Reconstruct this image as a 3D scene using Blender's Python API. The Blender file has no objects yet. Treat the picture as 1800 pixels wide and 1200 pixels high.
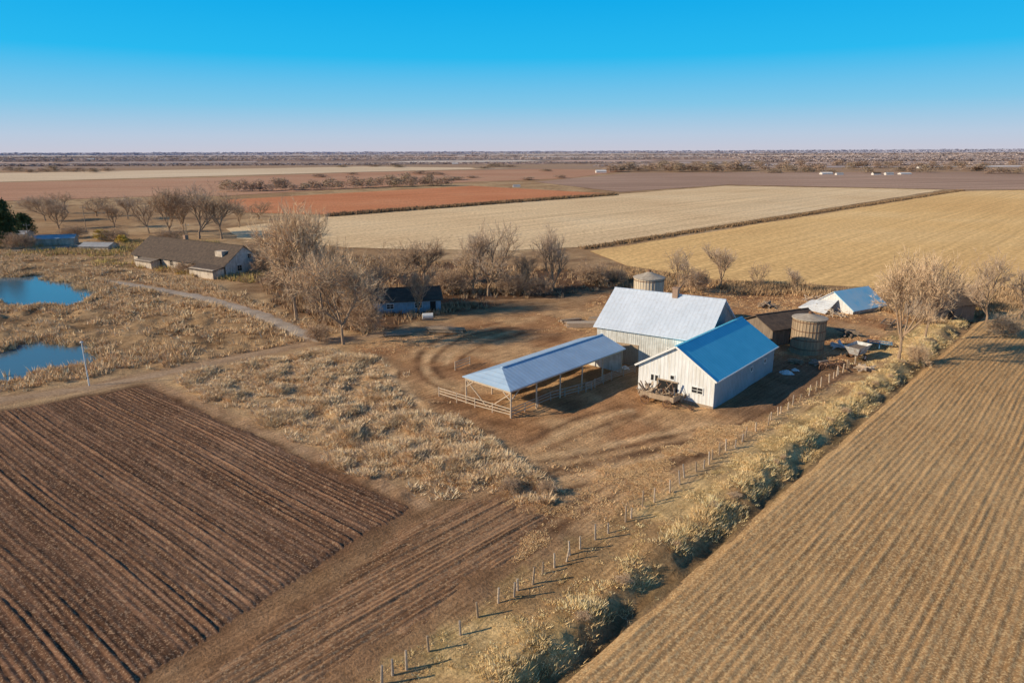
import bpy, math, random
import numpy as np
from mathutils import Vector, Matrix
random.seed(5); rng=np.random.default_rng(5)
SC=bpy.context.scene; COL=SC.collection
CH=28.0; FP=1200.0
p=math.asin(335/math.hypot(1200,335)); rl=math.radians(0.2)
F=np.array([0,math.cos(p),-math.sin(p)]); R0=np.array([1.0,0,0]); U0=np.array([0,math.sin(p),math.cos(p)])
R=R0*math.cos(rl)-U0*math.sin(rl); U=U0*math.cos(rl)+R0*math.sin(rl)
def G(px,py,z=0.0):
    d=F+(px-900)/FP*R+(600-py)/FP*U
    t=(z-CH)/d[2]
    return (d[0]*t,d[1]*t)
def GS(pts,z=0.0): return [G(a,b,z) for a,b in pts]
def HT(px,pyb,pyt):
    x,y=G(px,pyb); q=np.array([x,y,-CH]); v=(600-pyt)/FP
    return (v*F.dot(q)-U.dot(q))/(U[2]-v*F[2])
# ---------------- noise
def h2(ix,iy,s):
    n=(ix*374761393+iy*668265263+s*974634777)&0xffffffff
    n=((n^(n>>13))*1274126177)&0xffffffff
    n=n^(n>>16)
    return (n&0xffff)/65535.0
def vn(x,y,s=0):
    x=np.asarray(x,float); y=np.asarray(y,float)
    ix=np.floor(x).astype(np.int64); iy=np.floor(y).astype(np.int64)
    fx=x-ix; fy=y-iy; fx=fx*fx*(3-2*fx); fy=fy*fy*(3-2*fy)
    a=h2(ix,iy,s); b=h2(ix+1,iy,s); c=h2(ix,iy+1,s); d=h2(ix+1,iy+1,s)
    return (a*(1-fx)+b*fx)*(1-fy)+(c*(1-fx)+d*fx)*fy
def fbm(x,y,s=0,o=4):
    r=0;a=.5
    for i in range(o):
        r=r+a*vn(x,y,s+i*17); x=np.asarray(x)*2.03; y=np.asarray(y)*2.03; a*=.5
    return r/(1-.5**o)
def sdist(x,y,poly):
    P=np.array(poly); n=len(P); d=np.full(x.shape,1e9); ins=np.zeros(x.shape,bool)
    for i in range(n):
        ax,ay=P[i]; bx,by=P[(i+1)%n]
        ex,ey=bx-ax,by-ay; L=ex*ex+ey*ey+1e-9
        t=np.clip(((x-ax)*ex+(y-ay)*ey)/L,0,1)
        d=np.minimum(d,np.hypot(x-ax-t*ex,y-ay-t*ey))
        c=((ay>y)!=(by>y))&(x<(bx-ax)*(y-ay)/((by-ay) if abs(by-ay)>1e-9 else 1e-9)+ax)
        ins^=c
    return np.where(ins,d,-d)
def pmask(x,y,poly,soft=1.0,amp=0.0,fs=.2,seed=3,shift=0):
    P=np.array(poly); m=soft+amp+2
    k=(x>P[:,0].min()-m)&(x<P[:,0].max()+m)&(y>P[:,1].min()-m)&(y<P[:,1].max()+m)
    out=np.zeros(x.shape)
    if k.any():
        xs,ys=x[k],y[k]
        d=sdist(xs,ys,poly)+ (fbm(xs*fs,ys*fs,seed)-.5)*2*amp-shift
        q=np.clip(d/soft*.5+.5,0,1); out[k]=q*q*(3-2*q)
    return out
def lmask(x,y,line,w,soft=.5,amp=0,seed=9):
    P=np.array(line); m=w+soft+amp+2
    k=(x>P[:,0].min()-m)&(x<P[:,0].max()+m)&(y>P[:,1].min()-m)&(y<P[:,1].max()+m)
    out=np.zeros(x.shape)
    if k.any():
        xs,ys=x[k],y[k]; d=np.full(xs.shape,1e9)
        for i in range(len(P)-1):
            ax,ay=P[i]; ex,ey=P[i+1]-P[i]; L=ex*ex+ey*ey+1e-9
            t=np.clip(((xs-ax)*ex+(ys-ay)*ey)/L,0,1)
            d=np.minimum(d,np.hypot(xs-ax-t*ex,ys-ay-t*ey))
        d=d+(fbm(xs*.3,ys*.3,seed)-.5)*2*amp
        q=np.clip((w-d)/soft*.5+.5,0,1); out[k]=q*q*(3-2*q)
    return out
def spline(pts,n=8):
    P=[np.array(q) for q in pts]; P=[2*P[0]-P[1]]+P+[2*P[-1]-P[-2]]; o=[]
    for i in range(1,len(P)-2):
        for k in range(n):
            t=k/n
            o.append(tuple(.5*((2*P[i])+(-P[i-1]+P[i+1])*t+(2*P[i-1]-5*P[i]+4*P[i+1]-P[i+2])*t*t+(-P[i-1]+3*P[i]-3*P[i+1]+P[i+2])*t**3)))
    o.append(tuple(P[-2])); return o
# ---------------- farm axes
AN=math.radians(46.9); A=(math.cos(AN),math.sin(AN)); B=(math.sin(AN),-math.cos(AN)); O0=G(960,1200)
def ST(s,t): return (O0[0]+s*A[0]+t*B[0],O0[1]+s*A[1]+t*B[1])
# ---------------- materials
def newmat(name,rough=.9,metal=0,spec=.2):
    m=bpy.data.materials.new(name); m.use_nodes=True; nt=m.node_tree; b=nt.nodes['Principled BSDF']
    b.inputs['Roughness'].default_value=rough; b.inputs['Metallic'].default_value=metal
    b.inputs['Specular IOR Level'].default_value=spec
    return m,nt,b
def noise_n(nt,vec,scale,det=4,rough=.6):
    n=nt.nodes.new('ShaderNodeTexNoise'); n.inputs['Scale'].default_value=scale; n.inputs['Detail'].default_value=det; n.inputs['Roughness'].default_value=rough
    nt.links.new(vec,n.inputs['Vector']); return n.outputs['Fac']
def ramp_n(nt,fac,stops):
    r=nt.nodes.new('ShaderNodeValToRGB'); e=r.color_ramp.elements
    while len(e)<len(stops): e.new(.5)
    for i,(q,c) in enumerate(stops): e[i].position=q; e[i].color=(*c,1)
    nt.links.new(fac,r.inputs[0]); return r.outputs[0]
def mathn(nt,op,a,b=None):
    n=nt.nodes.new('ShaderNodeMath'); n.operation=op
    for i,v in enumerate((a,b)):
        if v is None: continue
        if isinstance(v,(int,float)): n.inputs[i].default_value=v
        else: nt.links.new(v,n.inputs[i])
    return n.outputs[0]
def mixn(nt,fac,a,b,mode='MIX'):
    n=nt.nodes.new('ShaderNodeMix'); n.data_type='RGBA'; n.blend_type=mode
    for idx,v in ((0,fac),(6,a),(7,b)):
        if isinstance(v,(int,float)): n.inputs[idx].default_value=v
        elif isinstance(v,tuple): n.inputs[idx].default_value=(*v[:3],1)
        else: nt.links.new(v,n.inputs[idx])
    return n.outputs[2]
def mapn(nt,rot=0,scale=(1,1,1)):
    tc=nt.nodes.new('ShaderNodeTexCoord'); mp=nt.nodes.new('ShaderNodeMapping'); mp.vector_type='TEXTURE'
    mp.inputs['Rotation'].default_value=(0,0,rot); mp.inputs['Scale'].default_value=scale
    nt.links.new(tc.outputs['Object'],mp.inputs['Vector']); return mp.outputs[0]
def bumpn(nt,b,h,strength=.6,dist=.1):
    n=nt.nodes.new('ShaderNodeBump'); n.inputs['Strength'].default_value=strength; n.inputs['Distance'].default_value=dist
    nt.links.new(h,n.inputs['Height']); nt.links.new(n.outputs[0],b.inputs['Normal'])
def soilmat(name,c0,c1,c2,big=.05,fine=2.5,streak=None,sstr=.5,bump=.6,bd=.12,rough=.95,speck=0,speckc=(.5,.4,.25)):
    m,nt,b=newmat(name,rough,0,.1)
    o=mapn(nt)
    c=ramp_n(nt,noise_n(nt,o,big,5),[(.3,c0),(.5,c1),(.7,c2)])
    f=noise_n(nt,o,fine,6,.7)
    c=mixn(nt,1.0,c,ramp_n(nt,f,[(.3,(.62,.6,.58)),(.7,(1.35,1.35,1.35))]),'MULTIPLY')
    if streak:
        for ang,w,ln in streak:
            s=noise_n(nt,mapn(nt,ang,(ln,w,1)),1.0,3,.6)
            c=mixn(nt,sstr,c,ramp_n(nt,s,[(.35,(.6,.57,.55)),(.65,(1.4,1.4,1.4))]),'MULTIPLY')
    if speck:
        s=noise_n(nt,o,7,2,.5)
        c=mixn(nt,ramp_n(nt,s,[(.60-speck*.1,(0,0,0)),(.66-speck*.1,(.8,.8,.8))]),c,speckc)
    nt.links.new(c,b.inputs['Base Color']); bumpn(nt,b,f,bump,bd)
    return m
def attrmat(name,fine=3,bump=.7,bd=.12,rough=.95,lo=.6,hi=1.35):
    m,nt,b=newmat(name,rough,0,.08)
    a=nt.nodes.new('ShaderNodeAttribute'); a.attribute_name='Col'
    o=mapn(nt); f=noise_n(nt,o,fine,6,.72)
    c=mixn(nt,1.0,a.outputs['Color'],ramp_n(nt,f,[(.28,(lo,)*3),(.72,(hi,)*3)]),'MULTIPLY')
    if bump:
        f2=noise_n(nt,o,.35,6,.75)
        c=mixn(nt,.85,c,ramp_n(nt,f2,[(.3,(.66,.6,.55)),(.7,(1.32,1.32,1.32))]),'MULTIPLY')
        f3=noise_n(nt,mapn(nt,AN,(9,.3,1)),1,4,.6)
        c=mixn(nt,.6,c,ramp_n(nt,f3,[(.35,(.68,.65,.62)),(.65,(1.32,1.32,1.32))]),'MULTIPLY')
        bumpn(nt,b,mathn(nt,'ADD',f,mathn(nt,'MULTIPLY',f2,1.5)),bump,bd)
    nt.links.new(c,b.inputs['Base Color']); return m
def surf(name,c,c2=None,rough=.6,metal=0,scale=2.0,rib=None,axis='X',ribstr=.5,stain=None,spec=.3,stretch=(1,1,1),stainlo=.5):
    m,nt,b=newmat(name,rough,metal,spec)
    c2=c2 or tuple(v*.7 for v in c)
    o=mapn(nt,0,stretch)
    col=ramp_n(nt,noise_n(nt,o,scale,6,.65),[(.35,c2),(.65,c)])
    if stain:
        s=noise_n(nt,mapn(nt,0,(.5,.5,5)),1.6,4,.7)
        col=mixn(nt,ramp_n(nt,s,[(stainlo,(0,0,0)),(stainlo+.25,(.75,.75,.75))]),col,stain)
    if rib:
        tc=nt.nodes.new('ShaderNodeTexCoord')
        w=nt.nodes.new('ShaderNodeTexWave'); w.bands_direction=axis; w.inputs['Scale'].default_value=.314/rib
        nt.links.new(tc.outputs['Object'],w.inputs['Vector'])
        w.inputs['Distortion'].default_value=0
        wf=mathn(nt,'POWER',w.outputs['Fac'],4.0)
        bumpn(nt,b,wf,ribstr,.05)
        col=mixn(nt,mathn(nt,'MULTIPLY',wf,.18),col,tuple(v*.5 for v in c))
    nt.links.new(col,b.inputs['Base Color']); return m
# ---------------- mesh helpers
def finish(o,parent=None,kind=None,label=None,cat=None,group=None):
    COL.objects.link(o)
    if parent is not None: o.parent=parent
    if kind: o['kind']=kind
    if label: o['label']=label
    if cat: o['category']=cat
    if group: o['group']=group
    return o
def npmesh(name,V,Fc,mat,cols=None,smooth=False,**k):
    V=np.asarray(V,np.float32); Fc=np.asarray(Fc,np.int32); me=bpy.data.meshes.new(name)
    me.vertices.add(len(V)); me.vertices.foreach_set('co',V.ravel())
    n=Fc.shape[1]; me.loops.add(Fc.size); me.loops.foreach_set('vertex_index',Fc.ravel())
    me.polygons.add(len(Fc)); me.polygons.foreach_set('loop_start',np.arange(0,Fc.size,n,dtype=np.int32))
    me.polygons.foreach_set('loop_total',np.full(len(Fc),n,np.int32))
    if smooth: me.polygons.foreach_set('use_smooth',np.ones(len(Fc),bool))
    me.update(calc_edges=True)
    if cols is not None:
        ca=me.color_attributes.new('Col','FLOAT_COLOR','POINT')
        ca.data.foreach_set('color',np.concatenate([cols,np.ones((len(V),1))],1).astype(np.float32).ravel())
    me.materials.append(mat)
    return finish(bpy.data.objects.new(name,me),**k)
class MB:
    def __init__(s): s.v=[]; s.f=[]
    def add(s,v,f):
        n=len(s.v); s.v+= [tuple(q) for q in v]; s.f+=[tuple(i+n for i in q) for q in f]; return s
    def box(s,c,d,rz=0,M=None):
        x,y,z=[q/2 for q in d]; v=[(i*x,j*y,k*z) for i in(-1,1) for j in(-1,1) for k in(-1,1)]
        m=Matrix.Translation(c)@Matrix.Rotation(rz,4,'Z')
        if M: m=Matrix.Translation(c)@M
        return s.add([m@Vector(q) for q in v],[(0,1,3,2),(4,6,7,5),(0,4,5,1),(2,3,7,6),(0,2,6,4),(1,5,7,3)])
    def bar(s,p0,p1,r,r1=None,n=6):
        p0=Vector(p0);p1=Vector(p1);d=(p1-p0).normalized(); a=d.orthogonal().normalized(); b=d.cross(a); r1=r if r1 is None else r1
        v=[]
        for q,rr in((p0,r),(p1,r1)):
            for i in range(n): t=2*math.pi*i/n; v.append(q+a*math.cos(t)*rr+b*math.sin(t)*rr)
        f=[(i,(i+1)%n,n+(i+1)%n,n+i) for i in range(n)]+[tuple(range(n))[::-1],tuple(range(n,2*n))]
        return s.add(v,f)
    def beam(s,p0,p1,w,h):
        p0=Vector(p0);p1=Vector(p1);d=p1-p0; L=d.length; q=d.to_track_quat('X','Z').to_matrix().to_4x4()
        return s.box((p0+p1)/2,(L,w,h),M=q)
    def lathe(s,prof,n=28,c=(0,0)):
        v=[];f=[]
        for r,z in prof:
            for i in range(n): t=2*math.pi*i/n; v.append((c[0]+r*math.cos(t),c[1]+r*math.sin(t),z))
        for k in range(len(prof)-1):
            for i in range(n): j=(i+1)%n; f.append((k*n+i,k*n+j,(k+1)*n+j,(k+1)*n+i))
        return s.add(v,f)
    def build(s,name,mat,parent=None,smooth=False,**k):
        me=bpy.data.meshes.new(name); me.from_pydata(s.v,[],s.f); me.materials.append(mat)
        if smooth:
            for q in me.polygons: q.use_smooth=True
        me.update(); return finish(bpy.data.objects.new(name,me),parent=parent,**k)
def thing(name,label,cat,loc,rz=0,group=None,sc=None):
    o=bpy.data.objects.new(name,None); o.empty_display_size=.3; COL.objects.link(o)
    o.location=loc if len(loc)==3 else (*loc,0); o.rotation_euler=(0,0,rz); o['label']=label; o['category']=cat
    if sc: o.scale=sc if isinstance(sc,tuple) else (sc,)*3
    if group: o['group']=group
    return o
# ---------------- regions (points on the ground plane)
P_pond1=GS([(-300,474),(0,483),(70,483),(145,503),(172,520),(155,535),(95,541),(40,534),(0,530),(-300,530)])
P_pond2=GS([(-250,596),(0,614),(40,602),(90,597),(145,604),(172,630),(125,643),(80,648),(30,662),(0,660),(-250,685)])
PONDS=(P_pond1,P_pond2)
P_left=GS([(175,690),(262,672),(745,888),(215,1230),(-260,1230),(-420,790)])
P_cent=[G(743,887),G(800,868),G(880,855),G(1010,898),ST(8,-7.4),ST(-14,-7.4),G(120,1300),G(213,1229)]
P_right=[ST(-16,.6),ST(-16,60),ST(70,88),ST(170,88),ST(170,.6)]
P_scrub=GS([(305,668),(430,632),(600,612),(705,650),(720,690),(830,760),(905,800),(1000,850),(960,885),(880,868),(760,884),(640,830),(450,748)])
P_reed=GS([(-400,440),(0,440),(230,470),(330,490),(420,520),(520,560),(600,588),(420,622),(260,655),(0,690),(-400,740)])
P_yard=GS([(600,615),(760,575),(1000,540),(1100,500),(1400,500),(1700,560),(1480,690),(1330,760),(1060,940),(960,880),(1000,850),(830,760),(720,690),(705,650)])
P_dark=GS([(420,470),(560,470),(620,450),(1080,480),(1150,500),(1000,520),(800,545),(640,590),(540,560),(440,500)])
P_gold=GS([(1037,442),(1688,337),(1900,332),(2300,330),(2300,520),(1800,498),(1640,512),(1250,492),(1100,468)])
P_cream=GS([(395,402),(560,383),(1010,348),(1275,327),(1660,334),(1028,434),(900,441),(610,436),(420,420)])
ROAD1=GS([(-120,722),(0,703),(150,682),(280,657),(400,632),(500,612),(600,596),(700,584),(780,573)])
ROAD2=GS([(195,494),(240,502),(290,511),(340,520),(400,535),(458,554),(510,576),(560,602)])
def gz(x,y):
    x=np.asarray(x,float); y=np.asarray(y,float)
    dx=x-O0[0]; dy=y-O0[1]; s=dx*A[0]+dy*A[1]; t=dx*B[0]+dy*B[1]
    tw=t+(fbm(s*.35,t*.25,31)-.5)*2.4
    bank=np.interp(tw,[-7.5,-5.2,-3.4,-2.4,-1.5,-.6,.1,.7],[0,.14,.40,.66,.58,-.15,-.42,-.1])*(.5+1.0*vn(s*.4,t*.4,77))
    bank=np.where(t>.5,np.minimum(bank,0),bank)
    am=np.interp(s,[-40,90,140,180],[1,1,.5,0])
    z=bank*am
    near=np.interp(y,[120,260],[1,0])
    rd_=1-np.maximum(lmask(x,y,ROAD1,2.4,1.2),lmask(x,y,ROAD2,2.4,1.5))
    z=z+((fbm(x*.35,y*.35,5)-.5)*.35*near)*(1-np.clip((t+6)/3,0,1))*rd_
    md=np.clip(fbm(x*.42,y*.42,41,3)-.48,0,1)*rd_
    z=z+md*2.0*pmask(x,y,P_scrub,4,3.5)+md*1.6*pmask(x,y,P_reed,5,3)*near
    z=z-.22*pmask(x,y,P_left,soft=1.0,shift=1.8)*(t<-6)
    z=z-.22*pmask(x,y,P_cent,soft=1.2,shift=3.4)*(t<-6)
    z=z-.22*pmask(x,y,P_right,soft=.8,shift=.6)*(t>.4)
    for P in PONDS: z=z-1.1*pmask(x,y,P,soft=2.5,amp=4.0,fs=.3)
    return z
def gz1(x,y): return float(gz(np.array([x]),np.array([y]))[0])
# ---------------- ground sheet
NY,NX=900,680
Y=8*np.exp(np.linspace(0,math.log(26000/8),NY)); u=np.linspace(-1,1,NX)
YY,UU=np.meshgrid(Y,u,indexing='ij'); XX=UU*(YY*1.25+35)
X1=XX.ravel();Y1=YY.ravel(); Z1=gz(X1,Y1)
def lay(c,m,col): return c*(1-m[:,None])+np.array(col)*m[:,None]
C=np.tile(np.array([.43,.275,.15]),(len(X1),1))
n1=fbm(X1*.03,Y1*.03,1); n2=fbm(X1*.15,Y1*.15,2); n3=fbm(X1*.7,Y1*.7,4)
C=lay(C,np.clip((n1-.45)*6,0,1)*(Y1<900),(.57,.395,.225))
C=lay(C,np.clip((n2-.55)*6,0,1)*.7*(Y1<600),(.24,.145,.08))
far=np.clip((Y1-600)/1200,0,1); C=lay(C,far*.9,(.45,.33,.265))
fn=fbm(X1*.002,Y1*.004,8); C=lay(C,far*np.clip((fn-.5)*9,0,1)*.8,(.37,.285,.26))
ff=np.clip((Y1-2000)/4000,0,1); C=lay(C,ff*.9,(.58,.52,.54))  # distance haze painted into the ground colour
C=lay(C,pmask(X1,Y1,P_reed,4,4),(.45,.30,.165))
C=lay(C,pmask(X1,Y1,P_reed,4,4)*np.clip((n2-.5)*8,0,1)*.8,(.24,.15,.08))
C=lay(C,pmask(X1,Y1,P_dark,4,5),(.17,.10,.06))  # moist soil, with the tree row's shadows painted into its dark colour
Yd=pmask(X1,Y1,P_yard,2.5,2.5)
C=lay(C,Yd,(.45,.25,.125))
C=lay(C,Yd*np.clip((n2-.48)*7,0,1)*.85,(.62,.40,.215))
C=lay(C,Yd*np.clip((.40-n2)*8,0,1)*.8,(.26,.135,.07))
C=lay(C,pmask(X1,Y1,GS([(940,890),(1060,810),(1250,750),(1345,760),(1060,955),(960,950),(880,900)]),3,2.5)*.9,(.64,.42,.23))
SM=pmask(X1,Y1,P_scrub,4,3.5)
C=lay(C,SM*np.clip((n2-.32)*6,.3,1),(.60,.42,.24))
C=lay(C,SM*np.clip((n3-.5)*7,0,1)*.6,(.36,.225,.125))
C=lay(C,pmask(X1,Y1,P_left,1.5,1),(.16,.088,.053)); C=lay(C,pmask(X1,Y1,P_cent,4,2.5)*.9,(.30,.17,.094))
dxs=(X1-O0[0]); dys=(Y1-O0[1]); S1=dxs*A[0]+dys*A[1]; T1=dxs*B[0]+dys*B[1]
C=lay(C,pmask(X1,Y1,P_right,1,.3)*(T1>0),(.42,.26,.125))
bm=np.clip((T1+8.0)/1.6+(n3-.5)*2,0,1)*np.clip((.8-T1)/.6,0,1)*np.clip((190-S1)/20,0,1)
C=lay(C,bm,(.60,.43,.215)); C=lay(C,bm*np.clip((n3-.5)*6,0,1)*.7,(.36,.265,.12)); C=lay(C,bm*np.clip((n2-.5)*9,0,1)*.8,(.38,.235,.12))
C=lay(C,np.clip((T1+.8)/.9+(n3-.5)*2,0,1)*np.clip((1.0-T1)/.6,0,1)*.8*(S1<190),(.22,.15,.08))
C=lay(C,pmask(X1,Y1,GS([(1270,640),(1420,625),(1560,640),(1470,690),(1330,740),(1260,722)]),2,2),(.28,.17,.10))
C=lay(C,pmask(X1,Y1,GS([(1780,560),(1640,600),(1900,470),(1900,540)]),2,2),(.36,.24,.14))
DK=(.15,.08,.045); LT=(.74,.50,.28)
TR=[([(885,566),(800,584),(750,610),(733,640),(748,668),(790,686)],.38,DK),
 ([(875,574),(800,592),(762,616),(747,642),(764,668),(800,680)],.45,LT),
 ([(895,574),(815,594),(775,618),(761,642),(778,664)],.32,DK),
 ([(905,582),(835,600),(795,622),(784,642)],.35,LT),
 ([(925,584),(855,604),(815,626),(806,640)],.3,DK),
 ([(700,655),(705,690),(745,725),(810,745),(860,760)],.4,DK),([(690,650),(692,695),(735,735),(800,760),(850,775)],.5,LT),
 ([(1250,742),(1100,775),(960,800),(860,792),(760,735),(690,660)],.5,LT),
 ([(1250,750),(1100,785),(960,810),(855,800),(750,742)],.28,DK),
 ([(1260,765),(1120,800),(1000,830),(930,850)],.28,DK),([(1300,760),(1200,800),(1080,850),(980,900),(900,960)],.3,DK),([(1310,768),(1215,808),(1095,862),(1000,915),(930,970)],.3,DK),
 ([(1400,700),(1260,760),(1100,800),(960,830),(900,850)],.35,DK),
 ([(1420,705),(1280,772),(1110,815),(980,842)],.4,LT),([(1440,712),(1290,784),(1120,830),(990,860)],.3,DK),
 ([(925,775),(1010,738),(1100,712)],.3,DK),([(935,788),(1020,748),(1112,720)],.4,LT),([(945,800),(1030,760),(1118,730)],.3,DK),
 ([(1180,860),(1330,765),(1480,680),(1640,600)],.9,(.52,.36,.20)),
 ([(262,672),(500,775),(745,888)],.7,(.50,.32,.19)),
 ([(620,560),(760,535),(900,528),(1060,522)],.8,(.48,.31,.18))]
for ln,w,c in TR: C=lay(C,lmask(X1,Y1,spline(GS(ln)),w,.4,.35)*(.45+.5*np.clip((n3-.3)*3,0,1)),c)
C=lay(C,lmask(X1,Y1,ROAD2,2.4,1.6,1.0)*.8,(.42,.31,.22)); C=lay(C,lmask(X1,Y1,ROAD1,2.0,.8,.5)*.7,(.42,.28,.18))
pd=np.zeros(len(X1))
for P in PONDS: pd=np.maximum(pd,pmask(X1,Y1,P,3.5,4.0,fs=.3))
C=lay(C,pd*.8,(.14,.10,.06))
idx=np.arange(NY*NX).reshape(NY,NX)
Fq=np.stack([idx[:-1,:-1],idx[:-1,1:],idx[1:,1:],idx[1:,:-1]],-1).reshape(-1,4)
M_ground=attrmat('ground_soil',4.5,1.0,.12,lo=.52,hi=1.42)
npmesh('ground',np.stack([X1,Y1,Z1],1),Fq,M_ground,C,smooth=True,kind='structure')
# ---------------- water
mw,nt,b=newmat('pond_water',.14,0,.35); b.inputs['Base Color'].default_value=(.10,.16,.20,1)
bumpn(nt,b,noise_n(nt,mapn(nt),1.2,4),.25,.05)
def sheet(name,pts,z,mat,jit=0,step=4,kind='structure',**k):
    o=[]; n=len(pts)
    for i in range(n):
        a=np.array(pts[i]);c=np.array(pts[(i+1)%n]); L=np.linalg.norm(c-a); m=max(1,int(L/step)) if jit else 1; nn=np.array([-(c-a)[1],(c-a)[0]])/max(L,1e-6)
        for j in range(m):
            q=a+(c-a)*j/m
            if jit: q=q+nn*(float(vn(q[0]*.11+3,q[1]*.11,7))-.5)*2*jit
            o.append((q[0],q[1],z))
    mb=MB(); mb.add(o,[tuple(range(len(o)))])
    return mb.build(name,mat,kind=kind,**k)
def grow(pts,f):
    c=np.mean(np.array(pts),0); return [tuple(c+(np.array(q)-c)*f) for q in pts]
for P in PONDS: sheet('pond',grow(P,1.15),-.36,mw)
# ---------------- furrowed fields
def furrow(name,poly,ang,spacing,amp,mat,ns=200,seed=0,sub=5,z0=.03,irr=.3,fade=1.2,lump=.5,rowvar=.8):
    ca,sa=math.cos(ang),math.sin(ang); P=[(x*ca+y*sa,-x*sa+y*ca) for x,y in poly]
    tmin=min(q[1] for q in P)+.01;tmax=max(q[1] for q in P)-.01
    T=np.arange(tmin,tmax,spacing/sub); lo=np.full(T.shape,1e9);hi=np.full(T.shape,-1e9)
    for i in range(len(P)):
        a=P[i];c=P[(i+1)%len(P)]
        if abs(a[1]-c[1])<1e-9: continue
        f=(T-a[1])/(c[1]-a[1]); k=(f>=0)&(f<=1); s=a[0]+(c[0]-a[0])*f
        lo=np.where(k,np.minimum(lo,s),lo);hi=np.where(k,np.maximum(hi,s),hi)
    q=np.linspace(0,1,ns)[None,:]; S=lo[:,None]+(hi-lo)[:,None]*q; TT=np.repeat(T[:,None],ns,1)
    Tw=TT+(fbm(S*.03,TT*.03,seed+4,2)-.5)*irr
    ph=(TT%spacing)/spacing; row=np.floor(TT/spacing)
    h=(.5-.5*np.cos(ph*2*math.pi))**.8*amp*(.5+1.0*vn(S*.25,row*7.3,seed+1))*(1-rowvar/2+rowvar*h2(row.astype(np.int64),row.astype(np.int64)*0+3,seed))
    h=h+(vn(S*1.6,TT*2.6,seed+2)-.5)*amp*lump+(fbm(S*.05,TT*.05,seed+3)-.5)*.10
    X=S*ca-Tw*sa; Yw=S*sa+Tw*ca
    d=sdist(X,Yw,poly)+(fbm(X*.4,Yw*.4,seed+9)-.5)*fade*.8
    w=np.clip(d/fade,0,1)
    Z=-.2+(.2+z0)*w+h*w
    n=len(T); ix=np.arange(n*ns).reshape(n,ns)
    Fc=np.stack([ix[:-1,:-1],ix[:-1,1:],ix[1:,1:],ix[1:,:-1]],-1).reshape(-1,4)
    return npmesh(name,np.stack([X.ravel(),Yw.ravel(),Z.ravel()],1),Fc,mat,kind='structure',smooth=True)
dl=np.array(G(745,888))-np.array(G(262,672)); angL=math.atan2(dl[1],dl[0])
ML=soilmat('dark_tilled_soil',(.125,.066,.04),(.165,.09,.055),(.235,.14,.09),.06,4.5,[(angL,.20,8),(angL+.02,.8,35)],.85,.9,.08,speck=.4,speckc=(.40,.265,.17))
MC=soilmat('brown_tilled_soil',(.22,.122,.068),(.285,.162,.09),(.37,.225,.13),.08,4.5,[(AN,.22,9),(AN,1.0,30)],.8,.9,.08,speck=.4,speckc=(.50,.33,.195))
MR=soilmat('stubble_soil',(.42,.245,.11),(.50,.305,.145),(.60,.395,.20),.04,5,[(AN,.35,9)],.5,.9,.08,speck=.75,speckc=(.74,.52,.27))
furrow('plowed_field',P_left,angL,.46,.066,ML,380,1,sub=5,irr=1.6,lump=1.1,rowvar=1.5)
furrow('tilled_field',P_cent,AN,.46,.065,MC,280,2,irr=.8,fade=2.8,lump=1.0,rowvar=1.4)
furrow('stubble_field',P_right,AN,.52,.06,MR,520,3,irr=1.2,fade=.9,lump=1.0,rowvar=1.0)
# ---------------- mid and far fields
def fld(pts,z,c0,c1,c2,w=2.0,ss=.5,jit=0,nm='field',ang=AN,big=.01):
    m=soilmat(nm+'_mat',c0,c1,c2,big,.8,[(ang,w,w*60)],ss,.35,.1)
    sheet(nm,pts,z,m,jit,step=8)
fld(P_gold,.10,(.80,.50,.205),(.86,.56,.24),(.90,.62,.30),1.6,.28,.8,'golden_field')
fld(P_cream,.10,(.74,.52,.295),(.83,.61,.36),(.88,.68,.43),2.5,.35,1.0,'cream_field')
fld(GS([(392,352),(830,327),(1078,341),(1010,347),(585,378),(430,374)]),.14,(.58,.22,.10),(.65,.265,.125),(.68,.31,.16),3,.3,1,'reddish_field')
fld(GS([(-200,326),(390,312),(640,303),(960,297),(1105,300),(1000,314),(830,320),(390,345),(300,345),(-200,360)]),.14,(.47,.25,.155),(.54,.30,.19),(.58,.36,.235),5,.3,0,'russet_field',.3,.005)
fld(GS([(-200,308),(250,300),(640,293),(900,296),(620,303),(-200,326)]),.2,(.72,.54,.36),(.79,.61,.42),(.83,.67,.48),6,.3,0,'pale_field',.2,.004)
fld(GS([(940,320),(1110,304),(1500,303),(2300,300),(2300,331),(1700,334),(1280,325),(1090,338)]),.16,(.38,.25,.18),(.44,.29,.215),(.50,.345,.26),6,.5,0,'fallow_field',.3,.004)
rf=random.Random(4)
pal=[(.74,.60,.50),(.56,.42,.36),(.48,.39,.37),(.80,.70,.62),(.63,.45,.38),(.47,.40,.39),(.72,.64,.61)]  # far field colours with haze already mixed in
mats=[soilmat('far_field_mat',tuple(v*.93 for v in c),c,tuple(v*1.06 for v in c),.003,.1,[(.2,12,500)],.2,.2,.1) for c in pal]
k=0
for yy,hh in ((297,4),(293,4),(289,3.6),(285,3.4),(282,3),(279,2.4),(276.5,2),(274.5,1.6),(272.5,1.3),(270.8,1.0),(269.5,.7)):
    x=-300+rf.uniform(0,200)
    while x<2100:
        w=rf.uniform(140,460)
        if not (yy>289 and x<950) and rf.random()<.75:
            y0=yy-(x-900)/1800*7*.9; sh=rf.uniform(-60,60)
            sheet('far_field',GS([(x,y0),(x+w,y0-.004*w),(x+w+sh,y0-.004*w-hh*.75),(x+sh,y0-hh*.75)]),.3+.02*k,mats[rf.randrange(7)]); k+=1
        x+=w+rf.uniform(5,60)
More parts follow.
